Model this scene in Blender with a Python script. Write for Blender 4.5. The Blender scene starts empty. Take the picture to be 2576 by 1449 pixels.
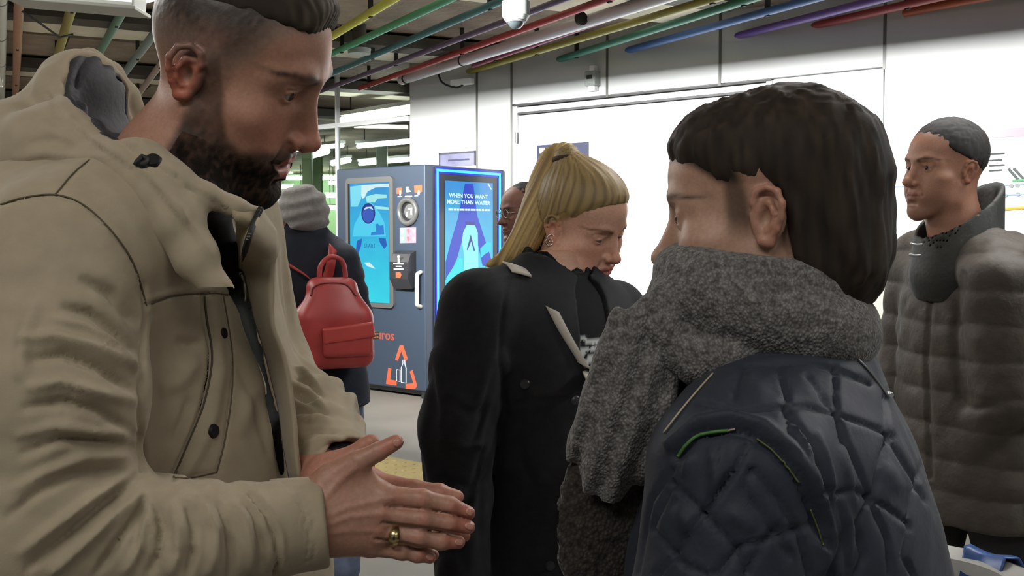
import bpy, bmesh, math, random
import numpy as np
from mathutils import Vector, Matrix
from mathutils.bvhtree import BVHTree
random.seed(7); RNG = np.random.default_rng(7)
SC = bpy.context.scene
COL = SC.collection
# ---------------------------------------------------------------- camera
F_PX, CU, CV, CAM_H, HOR = 2600.0, 1288.0, 724.5, 1.45, 590.0
PITCH = math.atan((CV - HOR) / F_PX)
CP, SP = math.cos(PITCH), math.sin(PITCH)
cam_d = bpy.data.cameras.new('camera'); cam = bpy.data.objects.new('camera', cam_d); COL.objects.link(cam)
cam.location = (0, 0, CAM_H); cam.rotation_euler = (math.pi / 2 - PITCH, 0, 0)
cam_d.sensor_width = 36.0; cam_d.lens = F_PX / 2576.0 * 36.0; cam_d.clip_start = 0.05; cam_d.clip_end = 200
SC.camera = cam
SC.view_settings.view_transform = 'Standard'
SC.view_settings.look = 'None'; SC.view_settings.gamma = 1.0; SC.view_settings.exposure = 0.0
SC.view_settings.use_curve_mapping = False
# ---------------------------------------------------------------- light
world = bpy.data.worlds.new('hall'); SC.world = world; world.use_nodes = True
world.node_tree.nodes['Background'].inputs[0].default_value = (0.90, 0.95, 0.92, 1)
world.node_tree.nodes['Background'].inputs[1].default_value = 0.30
def area(name, loc, target, sx, sy, power, color=(1, 0.97, 0.92), spread=180):
    L = bpy.data.lights.new(name, 'AREA'); L.shape = 'RECTANGLE'; L.size = sx; L.size_y = sy
    L.energy = power; L.color = color; L.spread = math.radians(spread)
    o = bpy.data.objects.new(name, L); COL.objects.link(o); o.location = loc
    o.rotation_euler = (Vector(target) - Vector(loc)).to_track_quat('-Z', 'Y').to_euler()
    return o
area('unseen_lamp', (-1.0, -.6, 3.0), (-.5, 1.2, 1.0), 1.8, .5, 26)
area('unseen_lamp', (1.6, -1.0, 3.0), (.8, 1.4, 1.0), 1.8, .5, 14)
area('unseen_lamp', (.9, 2.6, 3.05), (-.4, 1.1, 1.5), .5, 1.2, 22)
area('unseen_lamp', (-3.2, 3.5, 3.05), (-3.2, 3.5, 0), .4, 3.0, 110)
area('unseen_lamp', (-5.4, 9.0, 3.0), (-5.4, 9.0, 0), .6, 4.0, 420)  # added out of view to brighten the left ceiling by bounce off the floor
_dl = Vector((-.775, .632, 0)); _nw = Vector((.632, .775, 0))
def washer(c, L, power, spr=80):
    """added wall washer out of view: a strip and an added board above it that keeps its light off the top of the wall"""
    c = Vector(c); o = area('added_wall_washer', c, c + _nw, L, .05, power, (1, 1, .98), spr)  # unseen strip light added to whiten the lower wall
    o.matrix_world = Matrix(((-_dl.x, 0, -_nw.x, c.x), (-_dl.y, 0, -_nw.y, c.y), (0, 1, 0, c.z), (0, 0, 0, 1)))
    q = []
    for z0, z1 in ((.035, .045),):
        for a in (-1, 1):
            for n_, z in ((-.05, z0 + .01), (.45, z0 - .058), (.45, z1 - .058), (-.05, z1 + .01)): q.append(c + _dl * a * (L / 2 + .3) + _nw * n_ + Vector((0, 0, z)))
    me = bpy.data.meshes.new('added_shade_board'); me.from_pydata([v[:] for v in q], [], [(0, 1, 2, 3), (7, 6, 5, 4), (0, 4, 5, 1), (1, 5, 6, 2), (2, 6, 7, 3), (3, 7, 4, 0)])
    b = bpy.data.objects.new('trim_%d' % (5 + len([x for x in bpy.data.objects if x.name.startswith('trim_')])), me); COL.objects.link(b); b['kind'] = 'structure'  # added out-of-view board, no real trim: it blocks the strip's upward light
washer((-1.62, 5.17, 2.84), 2.4, 800, 115)
washer((2.4, 1.9, 2.84), 4.0, 400)


# ---------------------------------------------------------------- pixel <-> world
def P(u, v, D):
    x = (u - CU) / F_PX; y = -(v - CV) / F_PX
    wy = CP + y * SP; wz = -SP + y * CP
    return np.array([x / wy * D, D, CAM_H + wz / wy * D])
def Pz(u, v, z):
    q = P(u, v, 1.0); return P(u, v, (z - CAM_H) / (q[2] - CAM_H))
def proj(V):
    V = np.asarray(V, float); x = V[:, 0]; y = V[:, 1]; z = V[:, 2] - CAM_H
    dep = y * CP - z * SP; yy = y * SP + z * CP
    return CU + F_PX * x / dep, CV - F_PX * yy / dep
# ---------------------------------------------------------------- materials
def lin(c):
    if isinstance(c, str):
        c = [int(c[i:i + 2], 16) / 255 for i in (0, 2, 4)]
    return tuple(((v / 12.92) if v <= .04045 else ((v + .055) / 1.055) ** 2.4) for v in c)
MATS = {}
def mat(name, col='808080', rough=.6, metal=0, attr=False, nscale=0, namt=0, bscale=0, bamt=0, bdist=.002,
        emit=None, estr=0, coat=0, sss=0, alpha=1, trans=0, spec=.5, sheen=0, stretch=None, bump2=None, noise_col=None):
    if name in MATS: return MATS[name]
    m = bpy.data.materials.new(name); m.use_nodes = True; nt = m.node_tree; N = nt.nodes; L = nt.links
    b = N['Principled BSDF']; c = lin(col)
    b.inputs['Roughness'].default_value = rough; b.inputs['Metallic'].default_value = metal
    b.inputs['Specular IOR Level'].default_value = spec
    b.inputs['Base Color'].default_value = (*c, 1)
    if coat: b.inputs['Coat Weight'].default_value = coat; b.inputs['Coat Roughness'].default_value = .12
    if sheen: b.inputs['Sheen Weight'].default_value = sheen; b.inputs['Sheen Roughness'].default_value = .4
    if sss:
        b.inputs['Subsurface Weight'].default_value = sss; b.inputs['Subsurface Radius'].default_value = (.012, .005, .003)
        b.inputs['Subsurface Scale'].default_value = .6
    if trans: b.inputs['Transmission Weight'].default_value = trans
    if alpha < 1: b.inputs['Alpha'].default_value = alpha
    if emit is not None:
        b.inputs['Emission Color'].default_value = (*lin(emit), 1); b.inputs['Emission Strength'].default_value = estr
    src = None
    tc = N.new('ShaderNodeTexCoord'); vec = tc.outputs['Object']
    if stretch:
        mp = N.new('ShaderNodeMapping'); mp.inputs['Scale'].default_value = stretch; L.new(vec, mp.inputs[0]); vec = mp.outputs[0]
    if attr:
        a = N.new('ShaderNodeAttribute'); a.attribute_name = 'Col'; src = a.outputs['Color']
    if namt:
        n = N.new('ShaderNodeTexNoise'); n.inputs['Scale'].default_value = nscale; n.inputs['Detail'].default_value = 5
        L.new(vec, n.inputs['Vector'])
        r = N.new('ShaderNodeMapRange'); r.inputs[1].default_value = .3; r.inputs[2].default_value = .7
        r.inputs[3].default_value = 1 - namt; r.inputs[4].default_value = 1 + namt
        L.new(n.outputs['Fac'], r.inputs[0])
        mx = N.new('ShaderNodeVectorMath'); mx.operation = 'SCALE'
        if src is not None: L.new(src, mx.inputs[0])
        else: mx.inputs[0].default_value = c
        L.new(r.outputs[0], mx.inputs['Scale']); src = mx.outputs[0]
    if src is not None: L.new(src, b.inputs['Base Color'])
    if bamt:
        n2 = N.new('ShaderNodeTexNoise'); n2.inputs['Scale'].default_value = bscale; n2.inputs['Detail'].default_value = 3
        L.new(vec, n2.inputs['Vector'])
        bp = N.new('ShaderNodeBump'); bp.inputs['Strength'].default_value = bamt; bp.inputs['Distance'].default_value = bdist
        L.new(n2.outputs['Fac'], bp.inputs['Height']); L.new(bp.outputs[0], b.inputs['Normal'])
    MATS[name] = m
    return m
# ---------------------------------------------------------------- object bookkeeping
ORG = {}
def tag(o, label=None, cat=None, group=None, kind=None):
    if label: o['label'] = label
    if cat: o['category'] = cat
    if group: o['group'] = group
    if kind: o['kind'] = kind
    return o
def thing(name, label, cat, loc=(0, 0, 0), group=None):
    o = bpy.data.objects.new(name, None); COL.objects.link(o); o.location = loc; o.empty_display_size = .05
    ORG[o.name] = np.array(loc, float); tag(o, label, cat, group); return o
def add(name, V, Fc, m, parent=None, smooth=True, cols=None, org=None, label=None):
    V = np.asarray(V, float)
    if parent is not None: org = ORG[parent.name]
    elif org is None:
        org = np.array([V[:, 0].mean(), V[:, 1].mean(), V[:, 2].min()])
    org = np.asarray(org, float)
    me = bpy.data.meshes.new(name)
    if isinstance(Fc, np.ndarray):
        nf, k = Fc.shape
        me.vertices.add(len(V)); me.vertices.foreach_set('co', (V - org).astype(np.float32).ravel())
        me.loops.add(nf * k); me.loops.foreach_set('vertex_index', Fc.astype(np.int32).ravel())
        me.polygons.add(nf); me.polygons.foreach_set('loop_start', np.arange(0, nf * k, k, dtype=np.int32))
        me.update(calc_edges=True); me.validate()
    else:
        me.from_pydata([tuple(v) for v in (V - org)], [], [tuple(f) for f in Fc])
    if cols is not None:
        ca = me.color_attributes.new('Col', 'FLOAT_COLOR', 'POINT')
        ca.data.foreach_set('color', np.c_[np.asarray(cols, float), np.ones(len(V))].astype(np.float32).ravel())
    if smooth: me.polygons.foreach_set('use_smooth', np.ones(len(me.polygons), bool))
    me.materials.append(m)
    o = bpy.data.objects.new(name, me); COL.objects.link(o)
    if parent is not None: o.parent = parent
    else: o.location = org
    ORG[o.name] = org
    if label: o['label'] = label
    return o
class MB:
    """collects simple solids (world coordinates) into one mesh"""
    def __init__(s): s.V = []; s.F = []
    def raw(s, V, Fc):
        n = len(s.V); s.V += [tuple(v) for v in V]; s.F += [tuple(i + n for i in f) for f in Fc]; return s
    def box(s, c, sz, ax=None, bev=0):
        ax = np.eye(3) if ax is None else np.asarray(ax, float); c = np.asarray(c, float); h = np.asarray(sz, float) / 2
        if bev:
            bm = bmesh.new(); bmesh.ops.create_cube(bm, size=1)
            for v in bm.verts: v.co = Vector((v.co.x * sz[0], v.co.y * sz[1], v.co.z * sz[2]))
            bmesh.ops.bevel(bm, geom=bm.edges[:], offset=bev, segments=2, affect='EDGES', profile=.5)
            V = [c + ax.T @ np.array(v.co) for v in bm.verts]; bm.verts.index_update()
            Fc = [[v.index for v in f.verts] for f in bm.faces]; bm.free(); return s.raw(V, Fc)
        V = [c + ax[0] * h[0] * i + ax[1] * h[1] * j + ax[2] * h[2] * k for i in (-1, 1) for j in (-1, 1) for k in (-1, 1)]
        return s.raw(V, [(0, 1, 3, 2), (4, 6, 7, 5), (0, 4, 5, 1), (2, 3, 7, 6), (0, 2, 6, 4), (1, 5, 7, 3)])
    def tube(s, pts, r, n=10, cap=True, flat=None):
        pts = [np.asarray(p, float) for p in pts]; m = len(pts)
        rs = list(r) if hasattr(r, '__len__') else [r] * m
        base = len(s.V); up = np.array([0, 0, 1.]); prev = None
        for i, p in enumerate(pts):
            t = pts[min(i + 1, m - 1)] - pts[max(i - 1, 0)]; t = t / (np.linalg.norm(t) + 1e-12)
            if prev is None:
                a = np.cross(t, up);
                if np.linalg.norm(a) < .1: a = np.cross(t, [1, 0, 0])
            else: a = prev - t * prev.dot(t)
            a /= np.linalg.norm(a); b = np.cross(t, a); prev = a
            for k in range(n):
                th = 2 * math.pi * k / n; s.V.append(tuple(p + (a * math.cos(th) + b * math.sin(th)) * rs[i]))
        for i in range(m - 1):
            for k in range(n):
                k2 = (k + 1) % n
                s.F.append((base + i * n + k, base + i * n + k2, base + (i + 1) * n + k2, base + (i + 1) * n + k))
        if cap:
            s.F.append(tuple(base + k for k in range(n))[::-1]); s.F.append(tuple(base + (m - 1) * n + k for k in range(n)))
        return s
    def prism(s, poly, o, ex, ey, ez, h):
        """polygon poly (2-d) in plane o+ex*x+ey*y extruded h along ez"""
        o, ex, ey, ez = [np.asarray(q, float) for q in (o, ex, ey, ez)]; n = len(poly)
        V = [o + ex * x + ey * y for x, y in poly] + [o + ex * x + ey * y + ez * h for x, y in poly]
        Fc = [tuple(range(n))[::-1], tuple(range(n, 2 * n))] + [(i, (i + 1) % n, n + (i + 1) % n, n + i) for i in range(n)]
        return s.raw(V, Fc)
    def disc(s, c, ax, rad, h, n=24, r2=None):
        ax = np.asarray(ax, float) / np.linalg.norm(ax); a = np.cross(ax, [0, 0, 1.])
        if np.linalg.norm(a) < .1: a = np.cross(ax, [1., 0, 0])
        a /= np.linalg.norm(a); b = np.cross(ax, a); c = np.asarray(c, float); r2 = rad if r2 is None else r2
        V = [c + (a * math.cos(t) + b * math.sin(t)) * rad for t in np.linspace(0, 2 * math.pi, n, endpoint=False)]
        V += [c + ax * h + (a * math.cos(t) + b * math.sin(t)) * r2 for t in np.linspace(0, 2 * math.pi, n, endpoint=False)]
        return s.raw(V, [tuple(range(n))[::-1], tuple(range(n, 2 * n))] + [(i, (i + 1) % n, n + (i + 1) % n, n + i) for i in range(n)])
    def build(s, name, m, parent=None, smooth=False, label=None, cols=None):
        o = add(name, s.V, s.F, m, parent, smooth, label=label, cols=cols); return o
def smooth_by_angle(o, ang=40):
    me = o.data
    try: me.set_sharp_from_angle(angle=math.radians(ang))
    except Exception: pass
    me.polygons.foreach_set('use_smooth', np.ones(len(me.polygons), bool)); return o
# ---------------------------------------------------------------- signed-distance modelling
A = lambda *x: np.array(x, float)
def cap(a, b, ra, rb=None):
    a = np.asarray(a, float); b = np.asarray(b, float); rb = ra if rb is None else rb; ba = b - a; L2 = max(ba.dot(ba), 1e-12)
    def f(p):
        pa = p - a; h = np.clip(pa @ ba / L2, 0, 1); q = pa - h[:, None] * ba
        return np.sqrt((q * q).sum(1)) - (ra + (rb - ra) * h)
    f.bc = (a + b) / 2; f.br = math.sqrt(L2) / 2 + max(ra, rb); return f
def ell(c, r, R=None):
    c = np.asarray(c, float); r = np.asarray(r, float)
    def f(p):
        q = p - c
        if R is not None: q = q @ R
        k0 = np.sqrt(((q / r) ** 2).sum(1)); k1 = np.sqrt(((q / (r * r)) ** 2).sum(1))
        return k0 * (k0 - 1) / np.maximum(k1, 1e-9)
    f.bc = c; f.br = r.max(); return f
def rbox(c, h, rad, R=None):
    c = np.asarray(c, float); h = np.asarray(h, float) - rad
    def f(p):
        q = p - c
        if R is not None: q = q @ R
        q = np.abs(q) - h
        return np.sqrt((np.maximum(q, 0) ** 2).sum(1)) + np.minimum(q.max(1), 0) - rad
    f.bc = c; f.br = np.linalg.norm(h) + rad * 1.8; return f
def plane(c, n):
    c = np.asarray(c, float); n = np.asarray(n, float); n = n / np.linalg.norm(n)
    f = lambda p: (p - c) @ n
    f.bc = None; return f
class SDF:
    def __init__(s): s.ops = []
    def u(s, f, k=.01): s.ops.append(('u', f, k)); return s
    def s(s, f, k=.005): s.ops.append(('s', f, k)); return s
    def i(s, f, k=.005): s.ops.append(('i', f, k)); return s
    def chain(s, pts, rs, k=.01, k0=None):
        for j in range(len(pts) - 1): s.u(cap(pts[j], pts[j + 1], rs[j], rs[j + 1]), k if j or k0 is None else k0)
        return s
    def disp(s, f): s.ops.append(('d', f, 0)); return s
    def off(s, r): return lambda p: s(p) - r
    def __call__(s, p):
        d = np.full(len(p), 1e3)
        for kind, f, k in s.ops:
            if kind == 'd':
                m = np.abs(d) < .08
                if m.any(): d[m] -= f(p[m])
                continue
            bc = getattr(f, 'bc', None)
            if bc is not None and kind != 'i':
                lo = np.sqrt(((p - bc) ** 2).sum(1)) - f.br
                m = lo < (d + k if kind == 'u' else k - d)
                if not m.any(): continue
                e = f(p[m]); dm = d[m]
            else:
                m = None; e = f(p); dm = d
            if kind == 'u':
                if k > 0:
                    h = np.maximum(k - np.abs(dm - e), 0) / k; r = np.minimum(dm, e) - h * h * k * .25
                else: r = np.minimum(dm, e)
            else:
                if kind == 's': e = -e
                if k > 0:
                    h = np.maximum(k - np.abs(dm - e), 0) / k; r = np.maximum(dm, e) + h * h * k * .25
                else: r = np.maximum(dm, e)
            if m is None: d = r
            else: d[m] = r
        return d
def xf(f, M):
    """an SDF given in a local frame, placed by the 4x4 matrix M (uniform scale)"""
    M = np.array(M); s = np.linalg.norm(M[:3, 0]); Mi = np.linalg.inv(M)
    g = lambda p: f(p @ Mi[:3, :3].T + Mi[:3, 3]) * s
    g.bc = None
    return g
def mesh_sdf(f, lo, hi, h, newton=1):
    lo = np.asarray(lo, float); hi = np.asarray(hi, float); cs = 4
    nc = np.ceil((hi - lo) / (h * cs)).astype(int) + 1
    cx = [lo[i] + np.arange(nc[i] + 1) * h * cs for i in range(3)]
    G = np.stack(np.meshgrid(*cx, indexing='ij'), -1).reshape(-1, 3)
    C = f(G).reshape(nc + 1)
    near = np.abs(C) < h * cs * 1.9
    act = np.zeros(nc, bool)
    sl = [slice(0, -1), slice(1, None)]
    sg = np.zeros(nc, int)
    for a in sl:
        for b in sl:
            for c in sl: act |= near[a, b, c]; sg += (C[a, b, c] < 0)
    act |= (sg > 0) & (sg < 8)
    n = nc * cs
    Fv = np.repeat(np.repeat(np.repeat(C[:-1, :-1, :-1], cs, 0), cs, 1), cs, 2).astype(np.float32)
    av = np.repeat(np.repeat(np.repeat(act, cs, 0), cs, 1), cs, 2)
    # nodes on the far sides of active cells are needed too
    pad = av.copy()
    pad[1:] |= av[:-1]; pad[:, 1:] |= pad[:, :-1].copy(); pad[:, :, 1:] |= pad[:, :, :-1].copy()
    idx = np.argwhere(pad)
    vals = np.empty(len(idx), np.float32)
    for j in range(0, len(idx), 400000):
        vals[j:j + 400000] = f(lo + idx[j:j + 400000] * h)
    Fv[pad] = vals
    S = Fv < 0
    cnt = np.zeros(n - 1, np.int8)
    for a in sl:
        for b in sl:
            for c in sl: cnt += S[a, b, c]
    cell = (cnt > 0) & (cnt < 8)
    ci = np.argwhere(cell); ids = np.full(n - 1, -1, np.int32); ids[cell] = np.arange(len(ci))
    acc = np.zeros((len(ci), 3)); w = np.zeros(len(ci))
    corners = [(i, j, k) for i in (0, 1) for j in (0, 1) for k in (0, 1)]
    val = {c: Fv[ci[:, 0] + c[0], ci[:, 1] + c[1], ci[:, 2] + c[2]] for c in corners}
    for a in corners:
        for ax in range(3):
            if a[ax] == 0:
                b = list(a); b[ax] = 1; b = tuple(b); va, vb = val[a], val[b]; m = (va < 0) != (vb < 0)
                t = np.where(m, va / np.where(m, va - vb, 1), 0)
                pt = np.zeros((len(ci), 3)); pt[:] = a; pt[:, ax] = t
                acc[m] += pt[m]; w[m] += 1
    V = lo + (ci + acc / w[:, None]) * h
    faces = []
    for ax in range(3):
        o = [0, 1, 2]; o.remove(ax); b1, b2 = o
        s0 = [slice(None)] * 3; s1 = [slice(None)] * 3; s0[ax] = slice(0, -1); s1[ax] = slice(1, None)
        e = np.argwhere(S[tuple(s0)] != S[tuple(s1)])
        e = e[(e[:, b1] > 0) & (e[:, b2] > 0) & (e[:, b1] < n[b1] - 1) & (e[:, b2] < n[b2] - 1)]
        if not len(e): continue
        neg = S[e[:, 0], e[:, 1], e[:, 2]]
        q = []
        for d1, d2 in ((0, 0), (-1, 0), (-1, -1), (0, -1)):
            c = e.copy(); c[:, b1] += d1; c[:, b2] += d2; q.append(ids[c[:, 0], c[:, 1], c[:, 2]])
        q = np.stack(q, 1); flip = neg if ax != 1 else ~neg
        q[~flip] = q[~flip][:, ::-1]
        faces.append(q)
    Fc = np.concatenate(faces); Fc = Fc[(Fc >= 0).all(1)]
    for _ in range(newton):
        g = grad(f, V, h * .5); d = f(V)
        V = V - g * np.clip(d, -h * .6, h * .6)[:, None]
    return V, Fc
def grad(f, V, e=.001):
    g = np.stack([f(V + e * np.eye(3)[i]) - f(V - e * np.eye(3)[i]) for i in range(3)], 1)
    return g / np.maximum(np.linalg.norm(g, axis=1), 1e-9)[:, None]
def vnormals(V, Fc):
    a, b, c, d = V[Fc[:, 0]], V[Fc[:, 1]], V[Fc[:, 2]], V[Fc[:, 3]]
    n = np.cross(c - a, d - b); N = np.zeros_like(V)
    for k in range(4): np.add.at(N, Fc[:, k], n)
    return N / np.maximum(np.linalg.norm(N, axis=1), 1e-12)[:, None]
def smooth_attr(Fc, X, n=3):
    X = np.array(X, float); one = X.ndim == 1
    if one: X = X[:, None]
    w = np.zeros(len(X)); 
    for k in range(4): np.add.at(w, Fc[:, k], 1)
    w = np.maximum(w, 1)[:, None]
    for _ in range(n):
        m = X[Fc].mean(1); Y = np.zeros_like(X)
        for k in range(X.shape[1]):
            Y[:, k] = sum(np.bincount(Fc[:, j], m[:, k], len(X)) for j in range(4))
        X = Y / w
    return X[:, 0] if one else X
def join_meshes(ms):
    Vs, Fs, n = [], [], 0
    for V, Fc in ms: Vs.append(V); Fs.append(Fc + n); n += len(V)
    return np.concatenate(Vs), np.concatenate(Fs)
def ss(x, a, b):
    t = np.clip((x - a) / (b - a), 0, 1); return t * t * (3 - 2 * t)
def hash3(i):
    i = i.astype(np.int64); n = i[..., 0] * 374761393 + i[..., 1] * 668265263 + i[..., 2] * 2147483647 % 1000003 + i[..., 2] * 97
    n = (n ^ (n >> 13)) * 1274126177; n = n ^ (n >> 16); return (n & 0xffff) / 65535.0
def vnoise(p):
    i = np.floor(p); f = p - i; f = f * f * (3 - 2 * f); r = 0
    for a in (0, 1):
        for b in (0, 1):
            for c in (0, 1):
                w = (f[:, 0] if a else 1 - f[:, 0]) * (f[:, 1] if b else 1 - f[:, 1]) * (f[:, 2] if c else 1 - f[:, 2])
                r = r + w * hash3(i + np.array([a, b, c]))
    return r * 2 - 1
def strokes(V, N, L, facing=True):
    """relief from traced lines: L = [(points(u,v), half-width px, depth m, taper)], + ridge, - groove"""
    u, v = proj(V); view = V - np.array([0, 0, CAM_H]); view /= np.linalg.norm(view, axis=1)[:, None]
    face = ss(-(N * view).sum(1), .0, .3) if facing else 1.0
    D = np.zeros(len(V))
    for pts, w, amp, taper in L:
        pts = np.array(pts, float); best = np.full(len(V), 1e9); tt = np.zeros(len(V))
        lo = pts.min(0) - 3 * w; hi = pts.max(0) + 3 * w
        m = np.where((u > lo[0]) & (u < hi[0]) & (v > lo[1]) & (v < hi[1]))[0]
        if not len(m): continue
        seg = np.linalg.norm(np.diff(pts, axis=0), axis=1); tot = seg.sum(); acc = 0
        bb = np.full(len(m), 1e9); tl = np.zeros(len(m)); q = np.stack([u[m], v[m]], 1)
        for j in range(len(pts) - 1):
            ba = pts[j + 1] - pts[j]; h = np.clip((q - pts[j]) @ ba / max(ba @ ba, 1e-9), 0, 1)
            dd = np.linalg.norm(q - pts[j] - h[:, None] * ba, axis=1); c = dd < bb
            bb[c] = dd[c]; tl[c] = (acc + h[c] * seg[j]) / tot; acc += seg[j]
        pr = np.exp(-(bb / w) ** 2)
        if taper: pr *= np.sqrt(np.clip(np.sin(np.pi * np.clip(tl, 0, 1)), 0, 1)) if taper == 1 else ss(1 - tl, 0, .3)
        D[m] += amp * pr
    return D * face
def spl(pts, n=40):
    """smooth (Catmull-Rom) curve through points of any dimension"""
    pts = np.asarray(pts, float); k = len(pts)
    if k < 3: return np.array([pts[0] + (pts[-1] - pts[0]) * t for t in np.linspace(0, 1, n)])
    e = np.vstack([2 * pts[0] - pts[1], pts, 2 * pts[-1] - pts[-2]]); out = []
    for t in np.linspace(0, k - 1, n):
        i = min(int(t), k - 2); f = t - i; p0, p1, p2, p3 = e[i:i + 4]
        out.append(.5 * ((2 * p1) + (-p0 + p2) * f + (2 * p0 - 5 * p1 + 4 * p2 - p3) * f * f + (-p0 + 3 * p1 - 3 * p2 + p3) * f ** 3))
    return np.array(out)
def loft(rows, thick=0.0):
    """grid surface through rows of points (equal lengths), optional thickness along the normals"""
    R = np.array(rows, float); a, b = R.shape[:2]; V = R.reshape(-1, 3)
    Fc = [(i * b + j, i * b + j + 1, (i + 1) * b + j + 1, (i + 1) * b + j) for i in range(a - 1) for j in range(b - 1)]
    Fc = np.array(Fc)
    if not thick: return V, Fc
    N = vnormals(V, Fc); n = len(V); V2 = np.vstack([V + N * thick / 2, V - N * thick / 2])
    rim = [i * b for i in range(a)] + [(a - 1) * b + j for j in range(1, b)] + [i * b + b - 1 for i in range(a - 2, -1, -1)] + [j for j in range(b - 2, 0, -1)]
    side = [(rim[i], rim[(i + 1) % len(rim)], rim[(i + 1) % len(rim)] + n, rim[i] + n) for i in range(len(rim))]
    return V2, np.vstack([Fc, Fc[:, ::-1] + n, np.array(side)])
def frame(fwd, up=(0, 0, 1)):
    """rotation matrix columns: x = left of the figure's... right-handed (x, y=forward, z=up)"""
    y = np.asarray(fwd, float); y = y / np.linalg.norm(y); z = np.asarray(up, float); x = np.cross(y, z); x /= np.linalg.norm(x)
    z = np.cross(x, y); return np.stack([x, y, z], 1)
def M4(R, t, s=1.0):
    M = np.eye(4); M[:3, :3] = np.asarray(R) * s; M[:3, 3] = t; return M
def rotx(a): c, s = math.cos(a), math.sin(a); return np.array([[1, 0, 0], [0, c, -s], [0, s, c]])
def roty(a): c, s = math.cos(a), math.sin(a); return np.array([[c, 0, s], [0, 1, 0], [-s, 0, c]])
def rotz(a): c, s = math.cos(a), math.sin(a); return np.array([[c, -s, 0], [s, c, 0], [0, 0, 1]])
def hit(bvh, u, v):
    """point and normal where the sight line through (u, v) meets a built surface"""
    o = Vector((0, 0, CAM_H)); d = (Vector(P(u, v, 1.0)) - o).normalized()
    r = bvh.ray_cast(o, d)
    return (np.array(r[0]), np.array(r[1])) if r[0] is not None else (None, None)
def bvh_of(V, Fc): return BVHTree.FromPolygons([tuple(v) for v in V], [tuple(f) for f in Fc])
def on_curve(bvh, pts, n=30, lift=.001):
    out = []
    for u, v in spl(pts, n):
        p, nn = hit(bvh, u, v)
        if p is not None: out.append(p + nn * lift * (1 if nn @ (p - np.array([0, 0, CAM_H])) < 0 else -1))
    return out
# ---------------------------------------------------------------- heads (local frame: +y face, +z up, +x the figure's right)
def ear_sdf(sx):
    e = SDF()
    c = A(sx * .0745, -.008, .006)
    # plate and rim run up and back; helix as a chain of small tubes
    def q(y, z, o): return A(sx * (.0675 + o * .95 - .10 * min(y, 0) * 0), -.004 + y * .86, .002 + z * .86)
    e.u(ell(q(-.006, .002, .006), (.005, .0165, .0262), rotx(.22)), .002)
    hel = [q(.006, .006, .008), q(.009, .018, .009), q(.004, .030, .011), q(-.008, .034, .015), q(-.019, .028, .019), q(-.0235, .014, .021), q(-.021, 0, .019), q(-.015, -.013, .015), q(-.007, -.024, .010)]
    e.chain(hel, [.0026, .0029, .0031, .0032, .0033, .0033, .0032, .0031, .0035], .002)
    e.u(cap(q(.002, -.024, .008), q(-.004, -.027, .009), .0054, .005), .005)
    ant = [q(.0, .019, .008), q(-.009, .017, .013), q(-.013, .006, .0145), q(-.011, -.006, .0125), q(-.004, -.013, .010)]
    e.chain(ant, [.0026, .0032, .0034, .0034, .0034], .003)
    e.u(cap(q(.009, .004, .004), q(.008, -.006, .005), .0042, .004), .004)
    e.s(ell(q(-.002, .000, .0135), (.008, .0065, .0095), rotx(.2)), .003)
    e.bc = c; e.br = .06
    return e
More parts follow.
